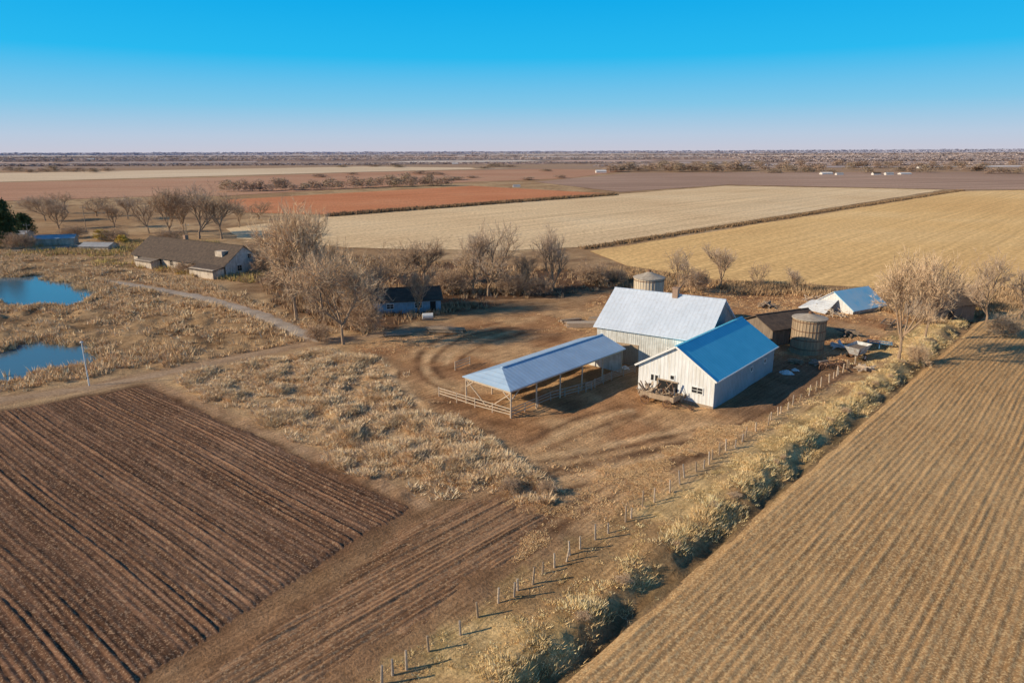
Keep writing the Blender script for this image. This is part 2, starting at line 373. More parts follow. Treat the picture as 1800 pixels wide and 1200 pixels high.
# ---------------- roads
def ribbon(name,L,w,mat,dz=.05):
    L=spline(L,10); v=[]
    for i,q in enumerate(L):
        a=np.array(L[max(0,i-1)]);c=np.array(L[min(len(L)-1,i+1)]); d=(c-a)/np.linalg.norm(c-a); nn=np.array([-d[1],d[0]]); ww=w/2*(1+.7*(float(vn(i*.7,0,3))-.5))*min(1,.25+min(i,len(L)-1-i)*.12)
        zs=[gz1(*(np.array(q)+nn*e*ww)) for e in (-1,-.5,0,.5,1)]; zc=max(zs)
        for j,e in enumerate((-1,-.5,0,.5,1)):
            qq=np.array(q)+nn*e*ww; v.append((qq[0],qq[1],(zc+dz-(.02 if abs(e)==.5 else 0)) if abs(e)<1 else zs[j]-.05))
    f=[(i*5+j,i*5+j+1,i*5+j+6,i*5+j+5) for i in range(len(L)-1) for j in range(4)]
    MB().add(v,f).build(name,mat,kind='structure')
M_road=soilmat('dirt_road_mat',(.34,.225,.14),(.43,.295,.19),(.52,.37,.25),.15,3,None,.5,.5,.06)
M_road2=soilmat('gravel_road_mat',(.36,.29,.235),(.44,.365,.30),(.50,.43,.37),.3,3,None,.5,.4,.05)
ribbon('dirt_road',ROAD1,2.8,M_road,.05)
ribbon('gravel_road',ROAD2,3.2,M_road2,.05)
ribbon('gravel_road',GS([(-60,448),(60,438),(160,430),(235,432),(420,440)]),6,M_road2,.12)
# ---------------- grass and scrub
def tufts(name,pts,h,w,cols,label,K=14,spread=.5,cat='grass',lean=.55):
    n=len(pts); pts=np.asarray(pts); z=gz(pts[:,0],pts[:,1])-.03
    a=rng.uniform(0,2*math.pi,(n,K)); r=rng.uniform(0,1,(n,K))**.6*spread*h[:,None]
    bx=pts[:,0,None]+np.cos(a)*r*.7; by=pts[:,1,None]+np.sin(a)*r*.7
    hh=h[:,None]*rng.uniform(.45,1.1,(n,K)); le=lean*rng.uniform(.2,1,(n,K))*hh
    tx=bx+np.cos(a)*le+rng.normal(0,.12,(n,K))*hh; ty=by+np.sin(a)*le+rng.normal(0,.12,(n,K))*hh
    b2=rng.uniform(0,2*math.pi,(n,K)); wx=np.cos(b2)*w*rng.uniform(.6,1.3,(n,K)); wy=np.sin(b2)*w*rng.uniform(.6,1.3,(n,K))
    zb=np.repeat(z[:,None],K,1)
    V=np.stack([np.stack([bx-wx,by-wy,zb],-1),np.stack([bx+wx,by+wy,zb],-1),np.stack([tx,ty,zb+hh],-1)],2).reshape(-1,3)
    Fc=np.arange(len(V)).reshape(-1,3)
    cc=np.repeat(np.clip(cols*rng.uniform(.85,1.2,(n,1)),0,.95),K*3,0)
    return npmesh(name,V,Fc,M_grass,cc,kind='stuff',label=label,cat=cat)
M_grass=attrmat('dry_grass_blades',1.5,0,0,.8,.85,1.15)
def scat(poly,n,dens=None):
    P=np.array(poly); lo=P.min(0)-5;hi=P.max(0)+5; out=[]
    tot=0
    while tot<n:
        x=rng.uniform(lo[0],hi[0],n*2);y=rng.uniform(lo[1],hi[1],n*2); k=(sdist(x,y,poly)+(fbm(x*.2,y*.2,3)-.5)*6>0)&(np.abs(x)<y*1.0+25)
        if dens is not None: k&=rng.uniform(0,1,len(x))<dens(x,y)
        out.append(np.stack([x[k],y[k]],1)); tot+=k.sum()
        if k.sum()==0: break
    return np.concatenate(out)[:n]
def pick(n,*cs):
    cs=np.array(cs); i=rng.integers(0,len(cs),n); return cs[i]
def notracks(x,y): 
    m=np.zeros(len(x))
    for ln,w,c in TR[:9]: m=np.maximum(m,lmask(x,y,spline(GS(ln)),w,.5,.3))
    return 1-m
dn=lambda x,y:np.clip((fbm(x*.42,y*.42,41,3)-.42)*8,.06,1)*np.clip((fbm(x*.15,y*.15,2)-.34)*7,.08,1)*notracks(x,y)
s1=scat(P_scrub,15000,dn); hz=np.clip(rng.normal(.36,.13,len(s1)),.12,.9)*(0.5+.9*fbm(s1[:,0]*.25,s1[:,1]*.25,42))
tufts('scrub_grass',s1,hz,.045,pick(len(s1),(.84,.64,.42),(.76,.56,.34),(.88,.71,.49),(.60,.42,.25)),'dry tan scrub grass tufts between the plowed field and the barnyard',14,1.5,lean=1.3)
def offp(x,y):
    m=np.zeros(len(x))
    for P in PONDS: m=np.maximum(m,pmask(x,y,P,2.5,4.0,fs=.3))
    for l,w_ in ((ROAD2,1.9),(ROAD1,1.9)): m=np.maximum(m,lmask(x,y,l,w_,.5))
    return np.where(m>.45,0,np.clip((fbm(x*.12,y*.14,50)-.43)*8,.05,1)+(m>.02)*(m<.45)*.8)
s2=scat(P_reed,21000,offp); hz=np.clip(rng.normal(.6,.22,len(s2)),.2,1.4)*(.4+1.1*fbm(s2[:,0]*.12,s2[:,1]*.12,51))
tufts('reed_grass',s2,hz,.07,pick(len(s2),(.80,.59,.37),(.68,.48,.28),(.87,.68,.45),(.48,.32,.18)),'tall dry reed grass around the ponds on the left',13,1.1,lean=.9)
rp=[]
for P in PONDS:
    Q=np.array(P+[P[0]])
    for a,c in zip(Q[:-1],Q[1:]):
        m=int(np.linalg.norm(c-a)*5); q=rng.uniform(0,1,(m,1)); rp.append(a+(c-a)*q+rng.normal(0,1.6,(m,2)))
rp=np.concatenate(rp); rp=rp[(np.abs(rp[:,0])<rp[:,1]+25)&(gz(rp[:,0],rp[:,1])>-.75)]; rp=rp[rng.random(len(rp))<np.clip((fbm(rp[:,0]*.25,rp[:,1]*.25,91)-.4)*6,.05,1)]
tufts('reeds',rp,rng.uniform(.6,1.3,len(rp)),.06,pick(len(rp),(.72,.53,.31),(.58,.41,.23),(.80,.61,.38)),'clumps of brown reeds standing at the pond edges',12,.45,'reeds',lean=.3)
n=18000; s=rng.uniform(-22,150,n); t=np.where(rng.random(n)<.4,rng.normal(-1.5,.9,n),rng.uniform(-7.2,-.4,n)); t=np.clip(t,-7.4,.45)
cl=fbm(s*.5,t*.6,60); keep=rng.random(n)<np.clip((cl-.45)*8,.04,1)*(1-.8*(np.abs(t+6.4)<.5)); s=s[keep];t=t[keep];cl=cl[keep];n=len(s)
pt=np.stack([O0[0]+s*A[0]+t*B[0],O0[1]+s*A[1]+t*B[1]],1); hz=np.where(np.abs(t+1.3)<1.4,.26,.12)*rng.uniform(.5,1.6,n)*(.1+1.6*cl)
tufts('bank_grass',pt,hz,.028,pick(n,(.88,.66,.36),(.80,.58,.30),(.56,.43,.21),(.92,.74,.45)),'golden grass growing along the ditch bank by the stubble field',14,1.8,lean=1.1)
s3=scat(P_yard,3000,lambda x,y:np.clip((fbm(x*.12,y*.12,70)-.48)*5,.01,1)*(1-pmask(x,y,GS([(900,760),(1250,790),(1420,700),(1400,640),(1050,580),(760,600)]),2))*notracks(x,y))
tufts('yard_weeds',s3,rng.uniform(.10,.32,len(s3)),.04,pick(len(s3),(.78,.55,.32),(.64,.44,.24)),'low dry weeds scattered over the brown barnyard soil',12,1.4,'weeds',lean=1.2)
P_fr=[G(880,880),G(1010,850),G(1250,745),G(1340,755),ST(45,-8.0),ST(4,-8.0),ST(10,-12)]
s7=scat(P_fr,8500,lambda x,y:np.clip((fbm(x*.25,y*.25,75)-.40)*4,.05,1)); tufts('straw_grass',s7,rng.uniform(.05,.15,len(s7)),.03,pick(len(s7),(.86,.62,.36),(.76,.53,.29),(.64,.43,.23)),'short straw coloured grass between the barnyard tracks and the post fence',10,2.2,lean=1.6)
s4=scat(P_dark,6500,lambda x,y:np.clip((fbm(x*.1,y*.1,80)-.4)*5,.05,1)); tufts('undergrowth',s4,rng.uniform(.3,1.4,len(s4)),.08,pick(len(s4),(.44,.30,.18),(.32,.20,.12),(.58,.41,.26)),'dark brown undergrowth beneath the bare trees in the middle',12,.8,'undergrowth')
P_back=GS([(1040,478),(1100,472),(1250,494),(1640,514),(1780,505),(1800,540),(1640,575),(1540,540),(1400,520),(1100,512)])
s6=scat(P_back,5500,lambda x,y:np.clip((fbm(x*.1,y*.1,85)-.40)*6,.03,1)); tufts('undergrowth',s6,rng.uniform(.3,1.5,len(s6)),.08,pick(len(s6),(.50,.34,.20),(.36,.235,.14),(.62,.44,.26)),'brown brush along the edge of the golden field behind the barns',12,.8,'undergrowth')
P_mid=GS([(230,470),(440,500),(520,470),(400,425),(0,420),(-200,430),(-200,440)])
s5=scat(P_mid,4200,lambda x,y:np.clip((fbm(x*.06,y*.06,90)-.45)*6,.02,1)); tufts('rough_grass',s5,rng.uniform(.4,1.5,len(s5)),.09,pick(len(s5),(.60,.42,.24),(.46,.32,.17),(.58,.46,.16)),'rough brown grass around the old farmhouse',10,.9)
SPC=.52; ss=[];tt=[]
for kk in range(116):
    m=int(114/.6); s_=rng.uniform(-14,100,m); ss.append(s_); tt.append(np.full(m,.6+kk*SPC+.25)+rng.normal(0,.11,m))
ss=np.concatenate(ss);tt=np.concatenate(tt); pt=np.stack([O0[0]+ss*A[0]+tt*B[0],O0[1]+ss*A[1]+tt*B[1]],1)
k=(np.abs(pt[:,0])<pt[:,1]*.95+12)&(pt[:,1]>24)&(tt>1.2); pt=pt[k]
o=tufts('stubble',pt,rng.uniform(.08,.2,len(pt)),.035,pick(len(pt),(.90,.67,.38),(.80,.57,.30),(.62,.43,.22)),'short tan crop stubble in rows on the right hand field',5,1.2,'stubble',lean=.9); o.location.z=.24
e0=np.array(G(1030,437));e1=np.array(G(1690,335)); n=3200; q=rng.uniform(0,1,n)[:,None]; pt=e0+(e1-e0)*q+rng.normal(0,.9,(n,2))
tufts('field_margin',pt,rng.uniform(.5,1.3,n),.16,pick(n,(.26,.17,.10),(.36,.24,.14)),'dark weedy margin between the cream field and the golden field',8,.8,'field margin')
a_=np.array(G(580,380));b_=np.array(G(1080,343)); q=rng.uniform(0,1,2200)[:,None]; pt=a_+(b_-a_)*q+rng.normal(0,1.5,(2200,2)); tufts('field_margin',pt,rng.uniform(.8,2.2,2200),.3,pick(2200,(.22,.15,.09),(.32,.21,.13)),'dark weedy edge below the reddish field',8,.8,'field margin')
# ---------------- trees
M_bark=surf('bark',(.44,.31,.21),(.27,.19,.13),.95,scale=6)
M_tw=[surf('twig_tan',(.86,.64,.42),(.72,.52,.33),.95,scale=1),surf('twig_brown',(.64,.46,.31),(.50,.35,.235),.95,scale=1),surf('twig_grey',(.68,.52,.39),(.54,.41,.30),.95,scale=1)]
def tree_mesh(seed,kids=(6,6,5,5),tw=6,spread=.8,trunkf=.22,upb=.12,twl=.75,tww=.02,br0=.24):
    r=random.Random(seed); tb=MB(); tv=[]
    def rv(): return Vector((r.gauss(0,1),r.gauss(0,1),r.gauss(0,1)))
    def strip(p0,p1,w):
        a=rv().cross(p1-p0).normalized()*w; tv.extend([p0-a,p0+a,p1])
    def br(p,d,L,rad,dep):
        n=4 if dep<2 else 3; pts=[p]; dd=d
        for i in range(n):
            dd=(dd+rv()*(.10+.04*dep)+Vector((0,0,upb))).normalized(); p=p+dd*L/n; pts.append(p)
        if rad>.018:
            for i in range(n): tb.bar(pts[i],pts[i+1],rad*(1-.5*i/n),rad*(1-.5*(i+1)/n),6 if dep==0 else 4 if dep==1 else 3)
        else:
            for i in range(n): strip(pts[i],pts[min(n,i+2)],max(rad,.017))
        if dep>=len(kids):
            for i in range(tw):
                f=r.uniform(.15,1)*n; k=min(int(f),n-1); q=pts[k].lerp(pts[k+1],f-k); strip(q,q+(dd+rv()*.45+Vector((0,0,.1))).normalized()*twl*r.uniform(.5,1.2),tww)
            return
        nk=kids[dep]
        for i in range(nk):
            f=(r.uniform(.75,1) if dep==0 and i<3 else r.uniform(.35,1))*n; k=min(int(f),n-1); q=pts[k].lerp(pts[k+1],f-k)
            ax=dd.orthogonal().normalized(); ax.rotate(Matrix.Rotation(2*math.pi*(i/nk)+r.uniform(-.5,.5),3,dd)); a=spread*r.uniform(.5,1.15)
            nd=(dd*math.cos(a)+ax*math.sin(a)).normalized()
            br(q,nd,L*r.uniform(.55,.78) if dep else Ltop*r.uniform(.75,1.1),max(rad*.54,.012),dep+1)
    Ltop=4.2
    br(Vector((0,0,-.2)),Vector((r.uniform(-.1,.1),r.uniform(-.1,.1),1)),10*trunkf,br0,0)
    V=np.array([tuple(q) for q in tv])
    sc=10/np.percentile(V[:,2],99.7)
    V=V*sc; V[:,2]=np.maximum(V[:,2],.05); tb.v=[(x*sc,y*sc,z*sc) for x,y,z in tb.v]
    m1=bpy.data.meshes.new('trunk'); m1.from_pydata(tb.v,[],tb.f); m1.materials.append(M_bark)
    m2=bpy.data.meshes.new('crown'); m2.from_pydata([tuple(q) for q in V],[],[(i,i+1,i+2) for i in range(0,len(V),3)])
    return m1,m2,float(np.percentile(np.hypot(V[:,0],V[:,1]),92))
TV=[tree_mesh(11,(5,6,6,5),8,.72,.26,.12,.9,.017,.24),tree_mesh(12,(5,5,5,4),8,.6,.34,.18,.9,.017,.25),tree_mesh(13,(6,7,6,5),8,.78,.20,.10,.9,.017,.24),
    tree_mesh(14,(5,5,4,4),7,.55,.28,.18,1.0,.017,.25),tree_mesh(15,(4,5,4,4),7,.7,.26,.12,.9,.017,.27),tree_mesh(16,(8,7,5,4),8,.9,.08,.08,.9,.026,.24)]
TM={}
def crownmat(var,mt):
    if (var,mt) not in TM: c=TV[var][1].copy(); c.materials.clear(); c.materials.append(M_tw[mt]); TM[(var,mt)]=c
    return TM[(var,mt)]
def tree(px,pb,ptop,wpx,var,mt,label,group=None,name='bare_tree',rz=None,cat='tree'):
    x,y=G(px,pb); h=HT(px,pb,ptop); m1,m2,rad=TV[var]
    dep=F.dot(np.array([x,y,-CH])); wm=wpx*dep/FP; sx=wm/2/rad; sz=h/10
    t=thing(name,label,cat,(x,y,gz1(x,y)),random.uniform(0,6.28) if rz is None else rz,group,(sx,sx,sz))
    finish(bpy.data.objects.new('trunk',m1),parent=t); finish(bpy.data.objects.new('crown',crownmat(var,mt)),parent=t)
    return t
tree(604,606,435,150,0,0,'dense tan bare tree standing beside the dirt road left of the barns')
tree(522,562,358,145,2,0,'tallest bushy tan bare tree in the middle left grove')
tree(566,545,395,95,1,0,'tan bare tree between the two big trees left of the barns')
tree(640,588,515,76,5,1,'low dark brown thicket shrub right of the roadside tree',name='shrub',cat='shrub')
tree(668,548,455,80,4,1,'brown bare tree in front of the left end of the blue walled shed')
tree(738,552,470,60,3,1,'thin bare tree in front of the right end of the blue walled shed')
tree(690,505,420,110,4,1,'bare brown tree behind the low blue walled shed')
tree(745,500,418,84,1,1,'slim bare tree between the blue walled shed and the tall twin tree')
tree(858,520,383,110,4,2,'tall grey twin limbed bare tree in the middle of the tree row')
tree(832,518,398,80,3,2,'grey bare tree leaning left against the tallest of the row')
tree(925,512,440,44,3,1,'thin small bare tree between two taller trees in the row')
tree(972,512,396,66,3,2,'narrow upright bare tree at the right end of the tree row')
tree(1040,500,458,60,5,1,'low brown bush at the right end of the tree row',name='shrub',cat='shrub')
tree(1080,498,468,50,5,1,'low brown bush left of the pale silo behind the barn',name='shrub',cat='shrub')
tree(790,518,465,66,5,1,'low brown bush under the middle tree row',name='shrub',cat='shrub')
tree(900,518,478,60,5,1,'low brown bush just right of the tall twin limbed tree',name='shrub',cat='shrub')
tree(950,520,484,50,5,1,'low brown bush left of the narrow upright tree',name='shrub',cat='shrub')
tree(1190,522,436,76,4,2,'bare tree rising behind the grey barn roof')
tree(1264,506,426,60,3,2,'lone bare tree on the edge of the golden field')
tree(1325,512,458,44,4,1,'small round bare tree beside the golden field')
tree(1225,512,470,50,5,1,'small bush behind the barn roof ridge',name='shrub',cat='shrub')
tree(1395,516,470,36,3,2,'small thin bare tree left of the tin roofed shed')
tree(1578,640,446,140,0,0,'large pale bare tree at the corner of the stubble field on the right')
tree(1625,600,466,90,1,0,'pale bare tree just behind the large one on the right')
tree(1735,566,432,84,4,2,'slender bare tree right of the small dark shed')
tree(1790,560,464,110,4,2,'wide bare tree at the right edge of the picture')
tree(1765,590,545,50,5,0,'tan shrub under the wide tree at the right edge',name='shrub',cat='shrub')
tree(1700,545,500,50,5,1,'brown shrub behind the slender tree at the right',name='shrub',cat='shrub')
tree(1612,640,600,44,5,0,'tan shrub at the foot of the large pale tree on the right',name='shrub',cat='shrub')
tree(898,862,838,40,5,1,'low brown bush at the lower end of the scrub patch',name='shrub',cat='shrub')
tree(962,868,846,32,5,1,'small brown bush right of the low one at the end of the scrub patch',name='shrub',cat='shrub')
for i,(a,b_,c,w,v,l) in enumerate([(300,418,328,84,0,'bare tree behind the left end of the old farmhouse'),(350,420,320,92,4,'tall bare tree behind the middle of the old farmhouse'),(390,420,330,76,1,'bare tree behind the right end of the old farmhouse'),
    (262,410,345,60,4,'smaller bare tree left of the old farmhouse trees'),(120,375,335,60,4,'far bare tree above the left pond'),(225,385,342,60,1,'distant bare tree between utility pole and farmhouse'),(455,385,352,60,4,'small bare tree between the farmhouse and the reddish field'),(80,388,343,70,0,'bushy bare tree beside the evergreens on the left'),(170,380,343,60,4,'round bare tree in the far left row'),(325,412,338,60,3,'thin bare tree between the two tallest farmhouse trees'),(200,400,352,46,3,'thin bare tree by the yellow bush'),(420,400,350,46,3,'thin bare tree right of the farmhouse tree cluster'),(104,402,352,50,3,'thin bare tree right of the evergreens')]):
    tree(a,b_,c,w,v,1+i%2,l)
for i,(a,b_,c,w) in enumerate([(40,440,405,50),(330,480,458,40),(470,480,440,60),(425,470,425,50),(205,425,400,45),(500,510,465,70),(455,470,430,50),(560,600,565,50),(130,418,395,50),(300,430,400,50)]):
    tree(a,b_,c,w,5,1,['brown shrub near the left edge road','brown shrub against the farmhouse front wall','brown shrub right of the farmhouse gable','shrub behind the farmhouse gable','shrub left of the farmhouse roof','large shrub at the foot of the tallest tan tree','shrub between the farmhouse and the grove','low shrub left of the roadside tree trunk','brown shrub beside the utility pole on the left','brown shrub behind the farmhouse ridge'][i],name='shrub',cat='shrub')
rs=random.Random(12)
for i in range(16):
    s_=5+i*5.4+rs.uniform(-2.2,2.2); x,y=ST(s_,-1.4+rs.uniform(-.6,.6)); r_=rs.uniform(.25,.6); hh=rs.uniform(.3,.7)
    t=thing('shrub','small tan bush on the crest of the ditch bank','shrub',(x,y,gz1(x,y)-.05),rs.uniform(0,6),'bushes along the crest of the ditch bank',(r_/TV[5][2],r_/TV[5][2],hh/10))
    finish(bpy.data.objects.new('trunk',TV[5][0]),parent=t); finish(bpy.data.objects.new('crown',crownmat(5,0)),parent=t)
def leafmesh(seed,n,clumps,size,mat):
    r=np.random.default_rng(seed); VV=[]
    for c in range(clumps):
        a=r.uniform(0,6.28); zz=r.uniform(.1,1); rr=math.sqrt(max(0,1-zz*zz*.9))*r.uniform(.2,.85)
        cc=np.array([math.cos(a)*rr*3,math.sin(a)*rr*3,zz*8+.4]); rad=r.uniform(.9,1.9)
        d=r.normal(0,1,(n,3)); d/=np.linalg.norm(d,axis=1)[:,None]; q=cc+d*rad*r.uniform(.3,1,(n,1))**.5
        VV.append((q[:,None,:]+r.normal(0,size,(n,3,3))).reshape(-1,3))
    V=np.concatenate(VV)
    V[:,2]=np.clip(V[:,2],.05,20); V[:,2]*=10/V[:,2].max()
    m=bpy.data.meshes.new('crown'); m.from_pydata([tuple(q) for q in V],[],[(i,i+1,i+2) for i in range(0,len(V),3)]); m.materials.append(mat)
    return m
M_green=surf('evergreen_foliage',(.11,.14,.05),(.055,.08,.03),.8,scale=1.5)
M_yel=surf('yellow_foliage',(.70,.50,.10),(.50,.36,.08),.8,scale=2)
M_hb=surf('hedge_brown',(.54,.39,.29),(.42,.30,.225),.95,scale=.5)
M_ho=surf('hedge_olive',(.50,.38,.27),(.38,.29,.205),.95,scale=.5)
tk=MB(); tk.bar((0,0,-.2),(0,0,6),.3,.1); tkm=bpy.data.meshes.new('trunk'); tkm.from_pydata(tk.v,[],tk.f); tkm.materials.append(M_bark)
LM=leafmesh(3,150,40,.2,M_green); LY=leafmesh(4,60,20,.3,M_yel); LB=[leafmesh(5+i,50,22,.2,(M_hb,M_ho,M_hb)[i]) for i in range(3)]
def leafy(px,pb,pt_,wpx,me,label,name='evergreen_tree',group=None,cat='tree',parts=True):
    x,y=G(px,pb);h=HT(px,pb,pt_);dep=F.dot(np.array([x,y,-CH]));sx=wpx*dep/FP/7.0
    if parts:
        t=thing(name,label,cat,(x,y,0),random.uniform(0,6),group,(sx,sx,h/10)); finish(bpy.data.objects.new('trunk',tkm),parent=t); finish(bpy.data.objects.new('crown',me),parent=t)
    else:
        t=finish(bpy.data.objects.new(name,me),label=label,cat=cat,group=group); t.location=(x,y,0); t.scale=(sx,sx,h/10); t.rotation_euler.z=random.uniform(0,6)
leafy(12,432,344,50,LM,'dark green evergreen tree at the left edge')
leafy(-25,438,350,60,LM,'dark evergreen tree cut off by the left edge')
leafy(45,415,372,40,LM,'smaller evergreen tree beside the one at the left edge')
leafy(180,423,402,42,LY,'yellow leaved bush by the left road',name='yellow_bush',cat='bush')
leafy(215,428,412,30,LY,'small yellow bush nearest the farmhouse on the left',name='yellow_bush',cat='bush')
px=400
while px<790:
    pb=338-(px-400)/375*12+random.uniform(-1,1); leafy(px,pb,pb-random.uniform(13,25),random.uniform(24,46),LB[int(px)%3],'round brown bush in the hedgerow along the reddish field','hedge_bush','bushes in the hedgerow along the reddish field','bush',False); px+=random.choice((9,11,14,18,22))
for i,px in enumerate(np.linspace(1075,1300,26)):
    pb=301+random.uniform(-1.5,2); leafy(px,pb,pb-random.uniform(9,21),random.uniform(26,46),LB[i%3],'brown tree in the far row behind the white farm building','distant_tree','trees in the far row behind the white farm building','tree',False)
for i,px in enumerate(list(range(1315,1800,11))):
    pb=298+random.uniform(-8,8); leafy(px+random.uniform(-6,6),pb,pb-random.uniform(7,16),random.uniform(22,52),LB[i%3],'brown tree among the far farmsteads on the right','distant_tree','trees among the far farmsteads on the right','tree',False)
for i,px in enumerate([15,35,50,75,95,118,140,165,190]):
    pb=303+random.uniform(-2,1); leafy(px,pb,pb-random.uniform(7,13),random.uniform(26,44),LB[i%3],'brown tree in the far clump at the left','distant_tree','trees in the far clump at the left','tree',False)
for i,px in enumerate([560,600,620,660,700,740,765,800,830,850,870,900,930,960,985]):
    pb=308+random.uniform(-16,10); leafy(px,pb,pb-random.uniform(3,8),random.uniform(30,60),LB[i%3],'small far bush beyond the reddish field','distant_bush','far bushes beyond the reddish field','bush',False)
def wood(name,rows,label,mat):
    VV=[]
    for (xa,xb,yb,hpx,nn) in rows:
        for i in range(nn):
            px=rng.uniform(xa,xb); py=yb-(px-900)/1800*7+rng.normal(0,.25); x,y=G(px,py); d=math.hypot(x,y); u_=d/FP
            m=26; c=rng.normal(0,1,(m,3)); c/=np.linalg.norm(c,axis=1)[:,None]; wv=rng.uniform(3,13)*u_; c=c*np.array([wv,wv,hpx*u_*rng.uniform(.5,1.1)]); c[:,2]=np.abs(c[:,2]); c+=np.array([x,y,0])
            VV.append((c[:,None,:]+rng.normal(0,1,(m,3,3))*np.array([1.6,1.6,.45])*u_).reshape(-1,3))
    V=np.concatenate(VV); V[:,2]=np.maximum(V[:,2],0); npmesh(name,V,np.arange(len(V)).reshape(-1,3),mat,kind='stuff',label=label,cat='woodland')
M_w1=surf('far_wood_haze',(.46,.46,.57),(.40,.41,.51),1,scale=.01,spec=0); M_w2=surf('far_wood_brown',(.50,.41,.39),(.40,.33,.32),1,scale=.02,spec=0)  # woodland colours muted to carry the horizon haze
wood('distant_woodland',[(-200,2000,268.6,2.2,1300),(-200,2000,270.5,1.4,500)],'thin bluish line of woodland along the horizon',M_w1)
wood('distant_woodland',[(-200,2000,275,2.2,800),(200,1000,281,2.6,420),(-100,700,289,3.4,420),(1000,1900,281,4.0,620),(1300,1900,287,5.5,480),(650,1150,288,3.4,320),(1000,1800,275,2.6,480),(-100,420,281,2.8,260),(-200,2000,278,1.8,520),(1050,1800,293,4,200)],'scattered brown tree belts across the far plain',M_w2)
# ---------------- buildings
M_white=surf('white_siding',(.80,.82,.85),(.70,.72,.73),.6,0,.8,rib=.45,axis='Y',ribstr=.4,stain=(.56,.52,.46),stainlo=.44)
M_whiteX=surf('shaded_siding',(.36,.44,.50),(.28,.35,.40),.6,0,.6,rib=.45,axis='X',ribstr=.5,stain=(.26,.27,.26))  # white siding again, wall shade put into its darker, bluer colour
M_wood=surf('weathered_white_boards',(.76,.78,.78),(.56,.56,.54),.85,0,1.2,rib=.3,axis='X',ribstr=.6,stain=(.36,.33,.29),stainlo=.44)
M_blue=surf('blue_metal_roof',(.14,.66,.90),(.10,.58,.82),.38,.0,.5,rib=.6,axis='X',ribstr=.25,spec=.6)
M_grey=surf('grey_metal_roof',(.70,.77,.88),(.60,.67,.77),.5,.0,.4,rib=.6,axis='X',ribstr=.12,spec=.5,stain=(.54,.55,.58),stainlo=.48)
M_shed=surf('bluegrey_metal_roof',(.46,.62,.80),(.36,.50,.67),.45,.0,.5,rib=.6,axis='X',ribstr=.25,spec=.5,stain=(.50,.54,.60))
M_dark=surf('dark_opening',(.02,.02,.022),rough=.6)
M_glass,nt,b=newmat('window_glass',.1,0,.5); b.inputs['Base Color'].default_value=(.03,.04,.05,1)
M_trim=surf('white_trim',(.78,.79,.79),(.68,.68,.66),.6,0,3)
M_timber=surf('weathered_timber',(.44,.33,.235),(.29,.215,.15),.9,0,5,stretch=(1,1,6))
M_timl=surf('pale_timber',(.62,.50,.38),(.46,.36,.27),.9,0,5)
M_post=surf('grey_post_wood',(.46,.38,.31),(.30,.245,.20),.9,0,8)
M_rust=surf('rusty_steel',(.28,.16,.10),(.16,.09,.06),.8,.2,3)
M_stave=surf('silo_staves',(.48,.36,.24),(.32,.235,.16),.85,0,1.5,stretch=(.3,.3,6),stain=(.2,.15,.11))
M_stavel=surf('pale_silo_staves',(.70,.62,.49),(.54,.45,.34),.85,0,1.5,stretch=(.3,.3,6),stain=(.4,.32,.24))
M_caps=surf('silo_cap_sheet',(.52,.46,.38),(.36,.30,.24),.8,0,2)
M_roofd=surf('dark_old_roof',(.14,.10,.075),(.075,.057,.047),.9,0,1.5)
M_wallold=surf('old_plaster_wall',(.70,.61,.51),(.42,.34,.27),.9,0,.8,stain=(.22,.165,.125),stainlo=.48)
M_pblue=surf('pale_blue_wall',(.30,.46,.60),(.2,.3,.4),.7,0,1,rib=.4,axis='X')
M_brick=surf('chimney_brick',(.42,.28,.2),(.28,.18,.13),.9,0,6)
def walls(t,L,W,he,hr,sm,gm_):
    x,y=L/2,W/2
    for s in(-1,1):
        MB().add([(-x,s*y,-.3),(x,s*y,-.3),(x,s*y,he),(-x,s*y,he)],[(0,1,2,3) if s<0 else (3,2,1,0)]).build('side_wall',sm,t)
        MB().add([(s*x,-y,-.3),(s*x,y,-.3),(s*x,y,he),(s*x,0,hr),(s*x,-y,he)],[(0,1,2,3,4) if s>0 else (4,3,2,1,0)]).build('gable_wall',gm_,t)
def groof(L,W,he,hr,ov=.4,ovx=.4,th=.12):
    x=L/2+ovx; sl=(hr-he)/(W/2); y=W/2+ov; zl=he-sl*ov; u=.06
    m=MB()
    for s in (-1,1):
        v=[(-x,0,hr+u),(x,0,hr+u),(x,s*y,zl+u),(-x,s*y,zl+u)]; v+=[(a,b_,c-th) for a,b_,c in v]
        m.add(v,[(0,1,2,3),(7,6,5,4),(0,3,7,4),(1,5,6,2),(3,2,6,7)])
    m.beam((-x,0,hr+u+.03),(x,0,hr+u+.03),.3,.08)
    return m
def window(parent,c,w,h,ax,mat=None,trim=None,bars=True,name='window'):
    mat=mat or M_glass; trim=trim or M_trim
    fr=MB(); t=.09; n={'x-':(-1,0),'x+':(1,0),'y-':(0,-1),'y+':(0,1)}[ax]; al=(abs(n[1]),abs(n[0]))
    def bx(m,du,dz,su,sz,out,th): m.box((c[0]+al[0]*du+n[0]*out,c[1]+al[1]*du+n[1]*out,c[2]+dz),(su if al[0] else th,su if al[1] else th,sz))
    bx(fr,0,h/2+t/2,w+2*t,t,.03,.1);bx(fr,0,-h/2-t/2,w+2*t,t,.05,.14);bx(fr,-w/2-t/2,0,t,h,.03,.1);bx(fr,w/2+t/2,0,t,h,.03,.1)
    if bars: bx(fr,0,0,.05,h,.025,.05); bx(fr,0,0,w,.05,.028,.05)
    f=fr.build(name,trim,parent); g=MB(); bx(g,0,0,w,h,.01,.02); g.build('pane',mat,f)
aS=math.radians(49.5); As=(math.cos(aS),math.sin(aS)); Bs=(math.sin(aS),-math.cos(aS)); C1=np.array(G(1253,720))
LS,WS=18.0,9.6; cen=C1+np.array(As)*LS/2-np.array(Bs)*WS/2
